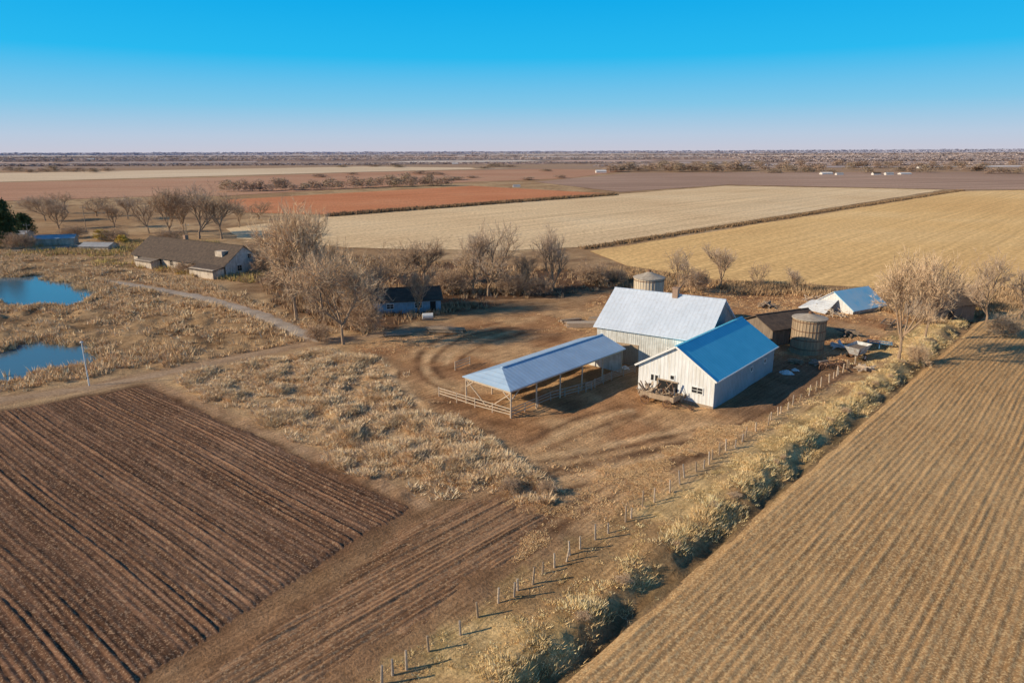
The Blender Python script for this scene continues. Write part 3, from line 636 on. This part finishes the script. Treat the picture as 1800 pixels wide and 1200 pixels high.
t=thing('white_shed','white metal shed with bright blue roof in front of the grey barn','shed',tuple(cen),aS)
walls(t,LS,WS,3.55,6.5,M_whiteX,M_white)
groof(LS,WS,3.55,6.5,.35,.35).build('roof',M_blue,t)
tr=MB()
for s in(-1,1): tr.beam((-LS/2-.37,0,6.52),(-LS/2-.37,s*(WS/2+.36),3.34),.06,.22)
tr.build('gable_trim',M_trim,t)
MB().box((-LS/2-.012,0,.15),(.03,WS,.4)).build('base_board',M_timber,t)
window(t,(-LS/2,-WS/2+2.0,1.85),1.3,.65,'x-',M_dark)
window(t,(-LS/2,.35,2.7),.45,.45,'x-',M_dark,bars=False)
for q in (2.9,2.35): window(t,(-LS/2,q,2.2),.38,.7,'x-',M_dark,bars=False)
dr=MB().box((-LS/2-.03,.9,1.05),(.06,2.5,2.1)).build('door_opening',M_dark,t); MB().box((-LS/2-.08,2.2,1.1),(.1,.14,2.3)).build('door_jamb',M_timber,dr); MB().box((-LS/2-.08,.9,2.2),(.1,2.7,.14)).build('lintel',M_timber,dr)
window(t,(1.5,-WS/2,2.2),.5,.5,'y-',M_glass,bars=False); window(t,(5.8,-WS/2,2.2),.5,.5,'y-',M_glass,bars=False)
MB().bar((-LS/2-.3,-WS/2-.42,3.36),(LS/2+.3,-WS/2-.42,3.36),.07).build('gutter',M_trim,t)
t=thing('grey_barn','large weathered white board barn with pale grey metal roof','barn',(21.6,92.6),math.radians(-33))
M_woodY=surf('weathered_boards_shaded',(.46,.44,.42),(.33,.31,.29),.85,0,1.2,rib=.3,axis='Y',ribstr=.7,stain=(.26,.23,.2))  # weathered boards, darkened in colour for the shade on the gable ends
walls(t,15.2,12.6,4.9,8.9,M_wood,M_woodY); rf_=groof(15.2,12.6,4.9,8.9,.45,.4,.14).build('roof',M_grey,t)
ch=MB(); ch.box((1.2,-.3,9.2),(.75,.75,1.3)); ch.box((1.2,-.3,9.9),(.9,.9,.14)); ch.build('chimney',M_brick,rf_)
MB().box((-3,-6.33,1.4),(3.2,.08,2.8)).build('door',M_timber,t)
window(t,(3.0,-6.3,2.6),.8,.8,'y-',M_dark)
aP=math.radians(47.2); P0=np.array(G(897,735)); WP,LP=7.0,21.5; Bp=np.array((math.sin(aP),-math.cos(aP)))
org=P0-Bp*WP/2
t=thing('open_cattle_shed','long open sided cattle shed with blue grey metal roof on timber posts','shed',tuple(org),aP)
eh,rh=3.25,4.5; ov=.25; hy=WP/2+ov; x0,x1=-ov,LP+.3; hi_=2.6
rv_=[(x0,-hy,eh),(x1,-hy,eh),(x1,hy,eh),(x0,hy,eh),(x0+hi_,0,rh),(x1,0,rh)]
rv2=rv_+[(a,b_,c-.1) for a,b_,c in rv_]
MB().add(rv2,[(0,1,5,4),(2,3,4,5),(3,0,4),(1,2,5),(7,6,10,11),(9,8,11,10),(6,9,10),(0,6,7,1),(2,8,9,3),(3,9,6,0),(1,7,8,2)]).beam((x0+hi_,0,rh+.04),(x1,0,rh+.04),.28,.07).build('roof',M_shed,t)
for s in (-1,1):
    for i in range(6):
        xx=i*LP/5*.985+.1; MB().bar((xx,s*WP/2,-.3),(xx,s*WP/2,eh-.12),.10,.09,8).build('post',M_timl,t)
        if i in (0,): 
            MB().beam((xx,s*WP/2,eh-1.3),(xx+1.5,s*WP/2,eh-.2),.1,.1).build('brace',M_timl,t); MB().beam((xx,s*WP/2,eh-1.3),(xx,s*(WP/2-1.5),eh-.2),.1,.1).build('brace',M_timl,t)
for s in (-1,1): MB().beam((0,s*WP/2,eh-.22),(LP,s*WP/2,eh-.22),.14,.2).build('beam',M_timl,t)
for i in range(6): xx=i*LP/5*.985+.1; MB().beam((xx,-WP/2,eh-.35),(xx,WP/2,eh-.35),.1,.18).beam((xx,0,eh-.3),(xx,0,rh-.15 if i else eh),.1,.1).build('rafter',M_timl,t)
MB().beam((.1,-WP/2,eh-.4),(.1,-.2,.4),.09,.09).build('brace',M_timl,t); MB().beam((.1,WP/2,eh-.4),(.1,.2,.4),.09,.09).build('brace',M_timl,t)
MB().box((LP-.1,0,1.5),(.08,WP,3.0)).build('end_wall',M_wood,t)
fb=MB(); fb.box((12,2.2,.45),(14,.8,.08))
for e in(1.82,2.58): fb.box((12,e,.62),(14,.06,.35))
for i in range(6): fb.box((5.6+i*2.55,2.2,.12),(.12,.7,.6))
t2=fb.build('feed_trough',M_timber,label='long wooden feed trough under the open cattle shed',cat='trough'); t2.location=(*org,0); t2.rotation_euler.z=aP
def railfence(pts,label,hgt=1.15,step=2.3,mat=None,rails=(.35,.72,1.05),name='rail_fence'):
    mat=mat or M_timl
    o=pts[0]; t=thing(name,label,'fence',(o[0],o[1],0))
    for j,(a,c) in enumerate(zip(pts[:-1],pts[1:])):
        a=np.array(a);c=np.array(c);L=np.linalg.norm(c-a);n=max(1,round(L/step))
        for i in range(n+(1 if j==len(pts)-2 else 0)):
            q=a+(c-a)*i/n-np.array(o); z=gz1(*(q+np.array(o))); MB().bar((q[0],q[1],z-.2),(q[0]+random.uniform(-.05,.05),q[1],z+hgt+random.uniform(-.1,.12)),.075,.065,6).build('post',mat,t)
        for r_ in rails:
            a0=a-np.array(o);c0=c-np.array(o); MB().beam((a0[0],a0[1],r_+gz1(*a)+random.uniform(-.04,.04)),(c0[0],c0[1],r_+gz1(*c)+random.uniform(-.04,.04)),.05,.10).build('rail',mat,t)
railfence([G(772,697),G(835,716),G(897,734)],'pale rail fence across the open end of the cattle shed')
railfence([G(898,734),G(968,704),G(1040,684)],'low rail fence along the near side of the cattle shed',1.0,2.3,M_post)
railfence([G(1030,688),G(1075,668),G(1116,655)],'metal grey gate panels between the cattle shed and the white shed',1.2,2,M_post,(.3,.55,.8,1.05),'gate_panel')
railfence([G(800,650),G(826,640)],'short rail fence at the back of the cattle shed',1.2)
o=ST(-12,-6.4); t=thing('field_fence','long line of short wooden posts with wire beside the grassy bank','fence',(o[0],o[1],0))
s=-12.0; tops=[]
while s<74:
    tq=-6.4+random.uniform(-.25,.25); x,y=ST(s,tq); z=gz1(x,y); h=random.uniform(.8,1.4); lx,ly=random.gauss(0,.09),random.gauss(0,.09)
    MB().bar((x-o[0],y-o[1],z-.25),(x-o[0]+lx,y-o[1]+ly,z+h),random.uniform(.07,.095),.065,7).build('post',random.choice((M_timber,M_post,M_timl,M_timl)),t)
    tops.append((x-o[0]+lx*.7,y-o[1]+ly*.7,z)); s+=random.choice((.8,1.1,1.4,1.8,2.2))
for hh in (.4,.72):
    m=MB()
    for a,c in zip(tops[:-1],tops[1:]): m.bar((a[0],a[1],a[2]+hh),(c[0],c[1],c[2]+hh),.012,None,3)
    m.build('wire',M_rust,t)
def silo(px,py,wpx,ptop,pcone,label,mat,loc=None,r=None,he=None,hc=None):
    if loc is None:
        x,y=G(px,py); dep=F.dot(np.array([x,y,-CH])); r=wpx*dep/FP/2; y+=r*.8; he=HT(px,py,ptop); hc=HT(px,py,pcone)
    else: x,y=loc
    t=thing('silo',label,'silo',(x,y,0)); n=32
    MB().lathe([(r*1.02,-.3),(r*1.02,.3),(r,.32),(r,he)],n).build('wall',mat,t)
    for i in range(n):
        a=2*math.pi*i/n; MB().beam((r*1.01*math.cos(a),r*1.01*math.sin(a),.3),(r*1.01*math.cos(a),r*1.01*math.sin(a),he),.07,.05).build('stave_rib',mat,t)
    for i in range(4):
        z=.8+(he-1.2)*i/3; MB().lathe([(r*1.005,z-.05),(r*1.035,z-.05),(r*1.035,z+.05),(r*1.005,z+.05)],n).build('hoop',M_rust,t)
    c=MB().lathe([(r*1.0,he-.1),(r*1.09,he-.06),(r*1.09,he+.03),(r*.5,he+(hc-he)*.55),(.25,hc),(.01,hc)],n).build('roof',M_caps,t); MB().lathe([(.26,hc-.05),(.26,hc+.25),(.02,hc+.38)],12).build('vent_cap',M_rust,c)
silo(0,0,0,0,0,'round pale silo with shallow cone top behind the grey barn',M_stavel,(22.6,111),2.4,7.9,8.8)
silo(1426,624,55,563,556,'round brown wooden stave silo standing right of the white shed',M_stave)
def shed(name,label,loc,rz,L,W,he,hr,sm,gm_,rm,ov=.4,door=None):
    t=thing(name,label,'shed',loc,rz); walls(t,L,W,he,hr,sm,gm_); groof(L,W,he,hr,ov,ov).build('roof',rm,t)
    if door: MB().box((door[0],-W/2-.02,door[2]/2),(door[1],.06,door[2])).build('door',M_dark,t)
    return t
M_old=surf('old_dark_boards',(.28,.22,.17),(.16,.125,.10),.9,0,3,stretch=(1,1,5))
x,y=G(1392,603); shed('dark_shed','low dark roofed shed between the grey barn and the brown silo',(x-.5,y+3.5),math.radians(25),10,6.5,2.6,4.0,M_old,M_old,M_roofd,.45,(0,3,2.2))
M_tw2=surf('stained_white_tin',(.76,.79,.82),(.58,.61,.65),.55,0,.5,rib=.5,axis='X',stain=(.46,.40,.33),stainlo=.5)
M_tb2=surf('faded_blue_tin',(.20,.58,.84),(.46,.68,.84),.5,0,.3,rib=.5,axis='X',stain=(.56,.60,.64),stainlo=.52)
x,y=G(1508,548); aT=math.radians(30); t=thing('tin_roofed_shed','low shed with faded blue tin roof and white end among debris on the right','shed',(x,y+3.4),aT)
M_wg=surf('white_tin_gable',(.76,.77,.78),(.60,.60,.61),.6,0,1.5,rib=.5,axis='Y',stain=(.46,.40,.34))
walls(t,9.5,8,.9,3.5,M_wallold,M_wg)
for s in (-1,1):
    sl=2.6/4; y_=4.35; zz=3.5-sl*y_+.06
    v=[(-5.05,0,3.56),(5.05,0,3.56),(5.05,s*y_,zz),(-5.05,s*y_,zz)]; v+=[(a,b_,c-.1) for a,b_,c in v]
    MB().add(v,[(0,1,2,3),(7,6,5,4),(0,3,7,4),(1,5,6,2),(3,2,6,7)]).build('roof_slope',M_tb2 if s<0 else M_tw2,t)
v=[(-4.9,-1.0,2.2),(-4.9,4.4,1.2),(-8.2,4.6,.15),(-8.4,-1.2,.12)]; v+=[(a,b_,c-.08) for a,b_,c in v]
MB().add(v,[(0,1,2,3),(7,6,5,4),(0,3,7,4),(1,5,6,2),(3,2,6,7),(0,4,5,1)]).build('fallen_roof_sheet',M_tw2,t)
x,y=G(1664,566); shed('small_dark_shed','small dark wooden shed under the trees at the right',(x,y+2.5),math.radians(20),9,6,3.0,4.8,M_old,M_old,M_roofd,.35,(-1,1.2,2))
x,y=G(708,551); t=shed('blue_walled_shed','low shed with pale blue wall and dark sagging roof under the trees',(x,y+4),math.radians(12),12,8,2.4,3.9,M_pblue,M_roofd,M_roofd,.45,(4.6,1,2))
window(t,(-3,-4,1.4),1.2,.8,'y-',M_dark); window(t,(2,-4,1.4),1.2,.8,'y-',M_dark)
q0=np.array(G(237,463)); q1=np.array(G(398,487)); d=q1-q0; Lh=np.linalg.norm(d); ah=math.atan2(d[1],d[0]); nd=np.array((-math.sin(ah),math.cos(ah))); Wh=10.5
c=(q0+q1)/2+nd*Wh/2; t=thing('old_farmhouse','long old farmhouse with dark brown roof and pale broken walls at left','house',tuple(c),ah)
walls(t,Lh,Wh,2.9,6.6,M_wallold,surf('pale_gable',(.68,.64,.60),(.50,.46,.42),.9,0,1.5,stain=(.34,.28,.23),stainlo=.46))
rr=groof(Lh,Wh,2.9,6.6,.7,.4).build('roof',M_roofd,t)
MB().box((-4,.4,7.0),(.9,.9,1.4)).build('chimney',M_brick,rr)
MB().box((Lh/2-4.5,-2.6,4.8),(2.6,2.0,1.3)).build('dormer',M_wallold,rr)
for i in range(8): window(t,(-Lh/2+2.5+i*(Lh-5)/7,-Wh/2,1.5),1.1,1.2,'y-',M_dark,M_wallold)
MB().box((1.0,-Wh/2-.03,1.05),(1.2,.06,2.1)).build('door',M_timber,t)
window(t,(Lh/2,-1.5,1.6),1.1,1.2,'x+',M_dark,M_wallold);window(t,(Lh/2,1.5,4.1),.9,.9,'x+',M_dark,M_wallold)
ax_=np.array((math.cos(ah),math.sin(ah)))
x,y=c+ax_*(Lh/2-4)-nd*(Wh/2+2.2)
t=thing('lean_to','low lean to shed with white wall against the farmhouse front','shed',(x,y),ah); MB().box((0,0,1.0),(9,3.0,2.2)).build('wall',M_wallold,t); MB().box((0,-.1,2.2),(9.6,3.6,.12),M=Matrix.Rotation(math.radians(12),4,'X')).build('roof',M_roofd,t)
x,y=c-ax_*(Lh/2-9)-nd*(Wh/2+1.6)
t=thing('lean_to','low pale annex in front of the left half of the farmhouse','shed',(x,y),ah); MB().box((0,0,.9),(7,2.4,2.0)).build('wall',M_wallold,t); MB().box((0,-.1,2.0),(7.5,3.0,.12),M=Matrix.Rotation(math.radians(12),4,'X')).build('roof',M_old,t)
M_lb=surf('light_blue_roof',(.48,.60,.68),(.36,.46,.54),.6,0,.5); M_gr2=surf('dull_grey_roof',(.42,.42,.43),(.30,.30,.31),.7,0,.5)
for (px,py,L,W_,h,rz,lb,mt) in [(90,432,11,4,2.2,.25,'low pale blue roofed shelter beside the left road',M_lb),(165,441,9,5,1.3,-.1,'low grey flat building beside the left road',M_gr2),(20,425,8,5,2.4,.1,'grey roofed shed under the evergreens at left',M_gr2)]:
    x,y=G(px,py); shed('roadside_shed',lb,(x,y+3),rz,L,W_,h,h+.8,M_wallold,M_wallold,mt,.3)
def farb(px,py,wpx,hpx,roof,label,rz=.1):
    x,y=G(px,py); u_=F.dot(np.array([x,y,-CH]))/FP; L=wpx*u_*.9;W_=L*.5;h=hpx*u_*.5
    t=thing('farm_building',label,'building',(x,y),rz); walls(t,L,W_,h,h*1.7,M_fw,M_fw); groof(L,W_,h,h*1.7,L*.02,L*.02,L*.01).build('roof',roof,t)
M_wr=surf('white_roof',(.74,.72,.71),(.64,.62,.61),.6); M_fw=surf('far_pale_wall',(.68,.65,.63),(.58,.55,.53),.8)
for a in [(1056,304,20,6,M_wr,'white farm building at the left end of the far tree row'),(908,329,14,5,M_gr2,'tiny grey hut on the edge of the reddish field'),(1452,307,22,5,M_wr,'long white building among the far trees'),(1475,308,14,5,M_gr2,'grey building right of the long white far building'),(1540,308,16,6,M_roofd,'dark roofed far house in the right tree belt'),(1562,308,16,6,M_gr2,'grey roofed far house next to the dark roofed one'),(1590,307,22,4,M_wr,'low white far building right of the grey roofed house'),(1388,283,20,4,M_wr,'white speck of a barn near the horizon left of a second one'),(1432,283,16,4,M_wr,'white far barn nearest the horizon at right'),(1275,294,10,6,M_wr,'small pale far house at the end of the tree row'),(800,289,12,3,M_wr,'pale far hut on the central plain'),(548,282,14,3,M_wr,'pale far hut on the left plain'),(160,281,12,3,M_wr,'pale far hut near the left horizon'),(1620,296,16,4,M_gr2,'grey far shed near the right edge'),(1690,290,14,4,M_wr,'white far house near the right edge')]: farb(*a)
def pole(px,py,pt_,label,cross=True,mat=None,r=.13):
    mat=mat or M_timber
    x,y=G(px,py); h=HT(px,py,pt_); t=thing('utility_pole',label,'pole',(x,y,0)); MB().bar((0,0,-.3),(0,0,h),r,r*.75,8).build('shaft',mat,t)
    if cross:
        MB().box((0,0,h-.7),(2.0,.12,.14)).build('crossarm',mat,t)
        for e in(-.85,0,.85): MB().bar((e,0,h-.63),(e,0,h-.4),.05,.04,6).build('insulator',M_grey,t)
    else: MB().lathe([(.2,h),(.2,h+.1),(.02,h+.2)],10).build('cap',mat,t)
pole(157,678,602,'pale thin pole standing beside the dirt road near the lower pond',False,M_trim,.09)
pole(153,412,362,'wooden utility pole near the yellow bush at left')
pole(54,436,392,'wooden utility pole by the pale blue roofed shelter')
pole(330,425,392,'wooden utility pole behind the farmhouse roof')
def wheel(t,c,r,mat,n=12,name='wheel'):
    w=MB()
    for i in range(n):
        q=2*math.pi*i/n;q2=2*math.pi*(i+1)/n
        w.beam((c[0]+r*math.cos(q),c[1],c[2]+r*math.sin(q)),(c[0]+r*math.cos(q2),c[1],c[2]+r*math.sin(q2)),.1,.09)
        if i%2==0: w.beam((c[0],c[1],c[2]),(c[0]+r*.96*math.cos(q),c[1],c[2]+r*.96*math.sin(q)),.05,.05)
    w.build(name,mat,t)
x,y=G(1160,708); t=thing('farm_wagon','old wooden farm wagon heaped with scrap against the white gable','wagon',(x-.1,y-.2,0),math.radians(-39))
bd=MB(); bd.box((0,0,.85),(4.2,1.7,.12))
for s in(-1,1): bd.box((0,s*.85,1.15),(4.2,.06,.5))
bd.box((2.1,0,1.15),(.06,1.7,.5)); bd.build('bed',M_timber,t)
for a_ in(-1.4,1.4):
    for s in(-1,1): wheel(t,(a_,s*1.0,.5),.5,M_rust)
MB().bar((-1.4,-1,.5),(-1.4,1,.5),.06).bar((1.4,-1,.5),(1.4,1,.5),.06).beam((2.1,0,.6),(3.9,0,.25),.1,.1).build('axle_frame',M_rust,t)
rd=random.Random(3)
for i in range(34):
    m=MB(); a=Vector((rd.uniform(-1.9,1.7),rd.uniform(-.6,.6),1.0+rd.uniform(0,.5))); b_=a+Vector((rd.uniform(-1,1),rd.uniform(-.7,.7),rd.uniform(.2,1.3))); m.beam(a,b_,rd.uniform(.06,.24),.06)
    m.build('scrap_board',rd.choice((M_post,M_timber,M_rust,M_timl)),t)
for i,(px,py,sc_) in enumerate([(1196,706,1.5),(1132,697,1.3),(1215,722,.5)]):
    x,y=G(px,py); m=MB()
    r2=random.Random(i)
    for k_ in range(11): m.beam((r2.uniform(-.6,.6),r2.uniform(-.5,.5),r2.uniform(.05,.3)),(r2.uniform(-.7,.7),r2.uniform(-.5,.5),r2.uniform(.3,1.3)),.16,.07)
    o=m.build('scrap_heap',(M_timber,M_post,M_rust)[i],label=['heap of dark scrap boards right of the wagon','heap of pale boards left of the wagon','small rusty scrap heap in front of the white shed'][i],cat='scrap heap'); o.location=(x,y,0); o.scale=(sc_,)*3
def lumber(px,py,L,n,rz,label,mat=None,name='lumber_stack'):
    mat=mat or M_timl
    x,y=G(px,py); t=thing(name,label,'lumber stack',(x,y,gz1(x,y)),rz); r2=random.Random(px)
    for k_ in range(n): MB().box((r2.uniform(-.3,.3),(k_%4)*.42-.6,.12+(k_//4)*.2),(L*r2.uniform(.85,1),.36,.17)).build('board',mat,t)
lumber(1025,574,6,16,.05,'stack of pale boards behind the cattle shed'); lumber(1003,566,4,10,.4,'shorter board stack left of the long one',M_timber); lumber(1050,562,3,8,-.3,'small board stack against the left corner of the grey barn',M_timber)
def logs(px,py,n,L,rz,label):
    x,y=G(px,py); t=thing('log_pile',label,'log pile',(x,y,gz1(x,y)),rz); r2=random.Random(px)
    for k_ in range(n): a=r2.uniform(-.3,.3); MB().bar((-L/2+r2.uniform(-.4,.4),(k_%4)*.5-.8,.22+(k_//4)*.4),(L/2+r2.uniform(-.4,.4),(k_%4)*.5-.8+a,.22+(k_//4)*.4),.22,.2,8).build('log',M_timber,t)
logs(785,583,7,6,-.15,'pile of brown logs beside the curved track'); logs(700,588,4,4,.3,'few logs lying left of the larger log pile')
x,y=G(752,562); t=thing('water_tank','small white tank on skids near the blue walled shed','tank',(x,y,gz1(x,y)),.2)
MB().bar((-.9,0,.75),(.9,0,.75),.5,.5,14).build('tank',M_trim,t)
for e in(-.3,.3): MB().box((0,e,.15),(2,.12,.25)).build('skid',M_timber,t)
M_cart=surf('chipped_pale_paint',(.66,.70,.74),(.42,.42,.42),.6,0,2.5,stain=(.34,.24,.17),stainlo=.45)
x,y=G(1506,630); t=thing('grain_cart','battered pale grain cart right of the brown silo','cart',(x,y,gz1(x,y)),math.radians(35))
MB().add([(-1.0,-.6,.75),(1.0,-.6,.75),(1.0,.6,.75),(-1.0,.6,.75),(-1.7,-1.1,1.9),(1.5,-1.1,2.1),(1.5,1.1,2.1),(-1.7,1.1,1.9)],[(3,2,1,0),(0,1,5,4),(1,2,6,5),(2,3,7,6),(3,0,4,7)]).build('hopper',M_cart,t)
MB().box((-.1,0,1.7),(2.6,1.7,.05)).build('load',M_old,t)
MB().beam((-1.5,0,.65),(3.2,0,.45),.14,.14).beam((-.2,-1.15,.5),(-.2,1.15,.5),.1,.1).beam((-.9,-.6,.5),(-1.2,-1.0,1.7),.08,.08).beam((-.9,.6,.5),(-1.2,1.0,1.7),.08,.08).beam((-.9,-.65,.55),(-.9,.65,.55),.1,.1).build('chassis',M_rust,t)
for s in(-1,1):
    w=MB().bar((-.2,s*1.0,.5),(-.2,s*1.25,.5),.5,.5,16).build('wheel',M_dark,t); MB().bar((-.2,s*1.25,.5),(-.2,s*1.27,.5),.25,.25,12).build('rim',M_cart,w)
def harrow(px,py,rz,label,mat,sc=1):
    x,y=G(px,py); t=thing('farm_implement',label,'farm implement',(x,y,gz1(x,y)),rz,sc=sc)
    f=MB(); f.box((0,-.6,.8),(3.4,.12,.12)).box((0,.6,.8),(3.4,.12,.12))
    for e in(-1.5,0,1.5): f.box((e,0,.8),(.1,1.1,.1))
    f.beam((0,-.6,.8),(0,-2.4,.5),.12,.1); f.build('frame',mat,t)
    for e in(-1,1): wheel(t,(e*1.85,0,.42),.42,M_rust,n=10)
    for i in range(7):
        d_=MB()
        for k_ in range(8):
            q=math.pi*k_/4;q2=math.pi*(k_+1)/4; d_.beam((-1.4+i*.46,.6+.3*math.cos(q),.35+.3*math.sin(q)),(-1.4+i*.46,.6+.3*math.cos(q2),.35+.3*math.sin(q2)),.05,.06)
        d_.beam((-1.4+i*.46,.6,.8),(-1.4+i*.46,.6,.35),.05,.05); d_.build('disc',M_rust,t)
harrow(1462,648,.4,'rusty disc harrow between the brown silo and the grain cart',M_rust)
harrow(1545,612,-.5,'blue framed implement behind the grain cart',surf('faded_blue_steel',(.15,.35,.55),(.1,.22,.36),.6,0,3))
harrow(1560,575,.9,'dark implement beside the tin roofed shed',M_old,1.2)
for i,(px,py,sc_,lb) in enumerate([(1440,642,1.0,'scattered boards at the foot of the brown silo'),(1520,655,1.1,'scattered boards in front of the grain cart'),(1400,638,.8,'boards between the white shed and the brown silo'),(1490,590,1.4,'dark scrap timber behind the brown silo'),(1345,540,1.5,'scrap timber behind the grey barn gable'),(1475,612,1.2,'pale scrap between the brown silo and the grain cart')]):
    x,y=G(px,py); m=MB(); r2=random.Random(i+80)
    for k_ in range(12): a0=r2.uniform(-.4,.4);b0=r2.uniform(-.4,.4);q=r2.uniform(0,6); z_=.04*k_; m.beam((a0-math.cos(q)*1.1,b0-math.sin(q)*1.1,.03+z_),(a0+math.cos(q)*1.1,b0+math.sin(q)*1.1,.1+z_+r2.uniform(0,.3)),.18,.08)
    o=m.build('scrap_heap',(M_post,M_timl,M_timber,M_old,M_timber,M_trim)[i],label=lb,cat='scrap heap'); o.location=(x,y,gz1(x,y)); o.scale=(sc_,)*3
for i,(px,py,w_,lb) in enumerate([(1383,655,1.6,'crumpled white tarp on the ground at the shed corner'),(1398,650,.9,'small white sack beside the crumpled tarp'),(1098,648,1.2,'white sack leaning by the gate panels')]):
    x,y=G(px,py); n=10
    r2=np.random.default_rng(i)
    m=MB(); g=[(a_/n*2-1,b_/n*2-1) for a_ in range(n+1) for b_ in range(n+1)]
    v=[(a_*w_/2*(1+r2.normal(0,.04)),b_*w_/2*(1+r2.normal(0,.04)),max(0,.55*w_*.5*(1-a_*a_)*(1-b_*b_)+r2.normal(0,.05))) for a_,b_ in g]
    m.add(v,[(i_*(n+1)+j,i_*(n+1)+j+1,(i_+1)*(n+1)+j+1,(i_+1)*(n+1)+j) for i_ in range(n) for j in range(n)])
    o=m.build('tarp' if i==0 else 'sack',M_trim,label=lb,cat='tarp' if i==0 else 'sack'); o.location=(x,y,gz1(x,y)+.02)
for i,(px,py) in enumerate([(1425,530),(1440,543),(1468,556)]):
    x,y=G(px,py); m=MB(); r2=random.Random(i+40)
    for k_ in range(14): m.beam((r2.uniform(-2,2),r2.uniform(-1.4,1.4),r2.uniform(.05,.3)),(r2.uniform(-2,2),r2.uniform(-1.4,1.4),r2.uniform(.2,1.6)),.12,.1)
    o=m.build('debris_pile',(M_timl,M_timber,M_timl)[i],label=['leftmost pile of broken timber by the tin roofed shed','middle dark pile of broken timber by the tin roofed shed','pile of broken timber nearest the tin roofed shed'][i],cat='debris pile'); o.location=(x,y,0)
# ---------------- light, world, camera
SE=math.radians(24); sd_=Vector((-.97,-.24,0)).normalized()*math.cos(SE)+Vector((0,0,math.sin(SE)))
L=bpy.data.lights.new('sun','SUN'); L.energy=5.0; L.angle=math.radians(.55); L.color=(1,.83,.59)
lo=bpy.data.objects.new('sun',L); lo.rotation_euler=sd_.to_track_quat('Z','Y').to_euler(); COL.objects.link(lo)
W=bpy.data.worlds.new('World'); SC.world=W; W.use_nodes=True; nt=W.node_tree; bg=nt.nodes['Background']
sk=nt.nodes.new('ShaderNodeTexSky'); sk.sky_type='NISHITA'; sk.sun_disc=False; sk.sun_elevation=SE; sk.sun_rotation=math.atan2(sd_.x,sd_.y); sk.altitude=200; sk.dust_density=.6; sk.ozone_density=3
tc=nt.nodes.new('ShaderNodeTexCoord'); sp=nt.nodes.new('ShaderNodeSeparateXYZ'); nt.links.new(tc.outputs['Generated'],sp.inputs[0])
rc=ramp_n(nt,sp.outputs['Z'],[(0,(.58,.58,.68)),(.02,(.49,.60,.75)),(.06,(.22,.57,.82)),(.12,(.015,.49,.88)),(.19,(.0,.41,.84)),(.32,(.02,.17,.44)),(1,(.04,.08,.18))])
sc_=mixn(nt,1.0,sk.outputs[0],(.09,.09,.09),'MULTIPLY'); fin=mixn(nt,.96,sc_,rc); nt.links.new(fin,bg.inputs['Color']); bg.inputs['Strength'].default_value=1.0
cd=bpy.data.cameras.new('camera'); cd.lens=24; cd.sensor_width=36; cd.clip_end=60000; cd.clip_start=.5
co=bpy.data.objects.new('camera',cd); COL.objects.link(co)
co.matrix_world=Matrix(((R[0],U[0],-F[0],0),(R[1],U[1],-F[1],0),(R[2],U[2],-F[2],CH),(0,0,0,1)))
SC.camera=co
SC.view_settings.view_transform='Standard'; SC.view_settings.look='None'; SC.view_settings.exposure=0
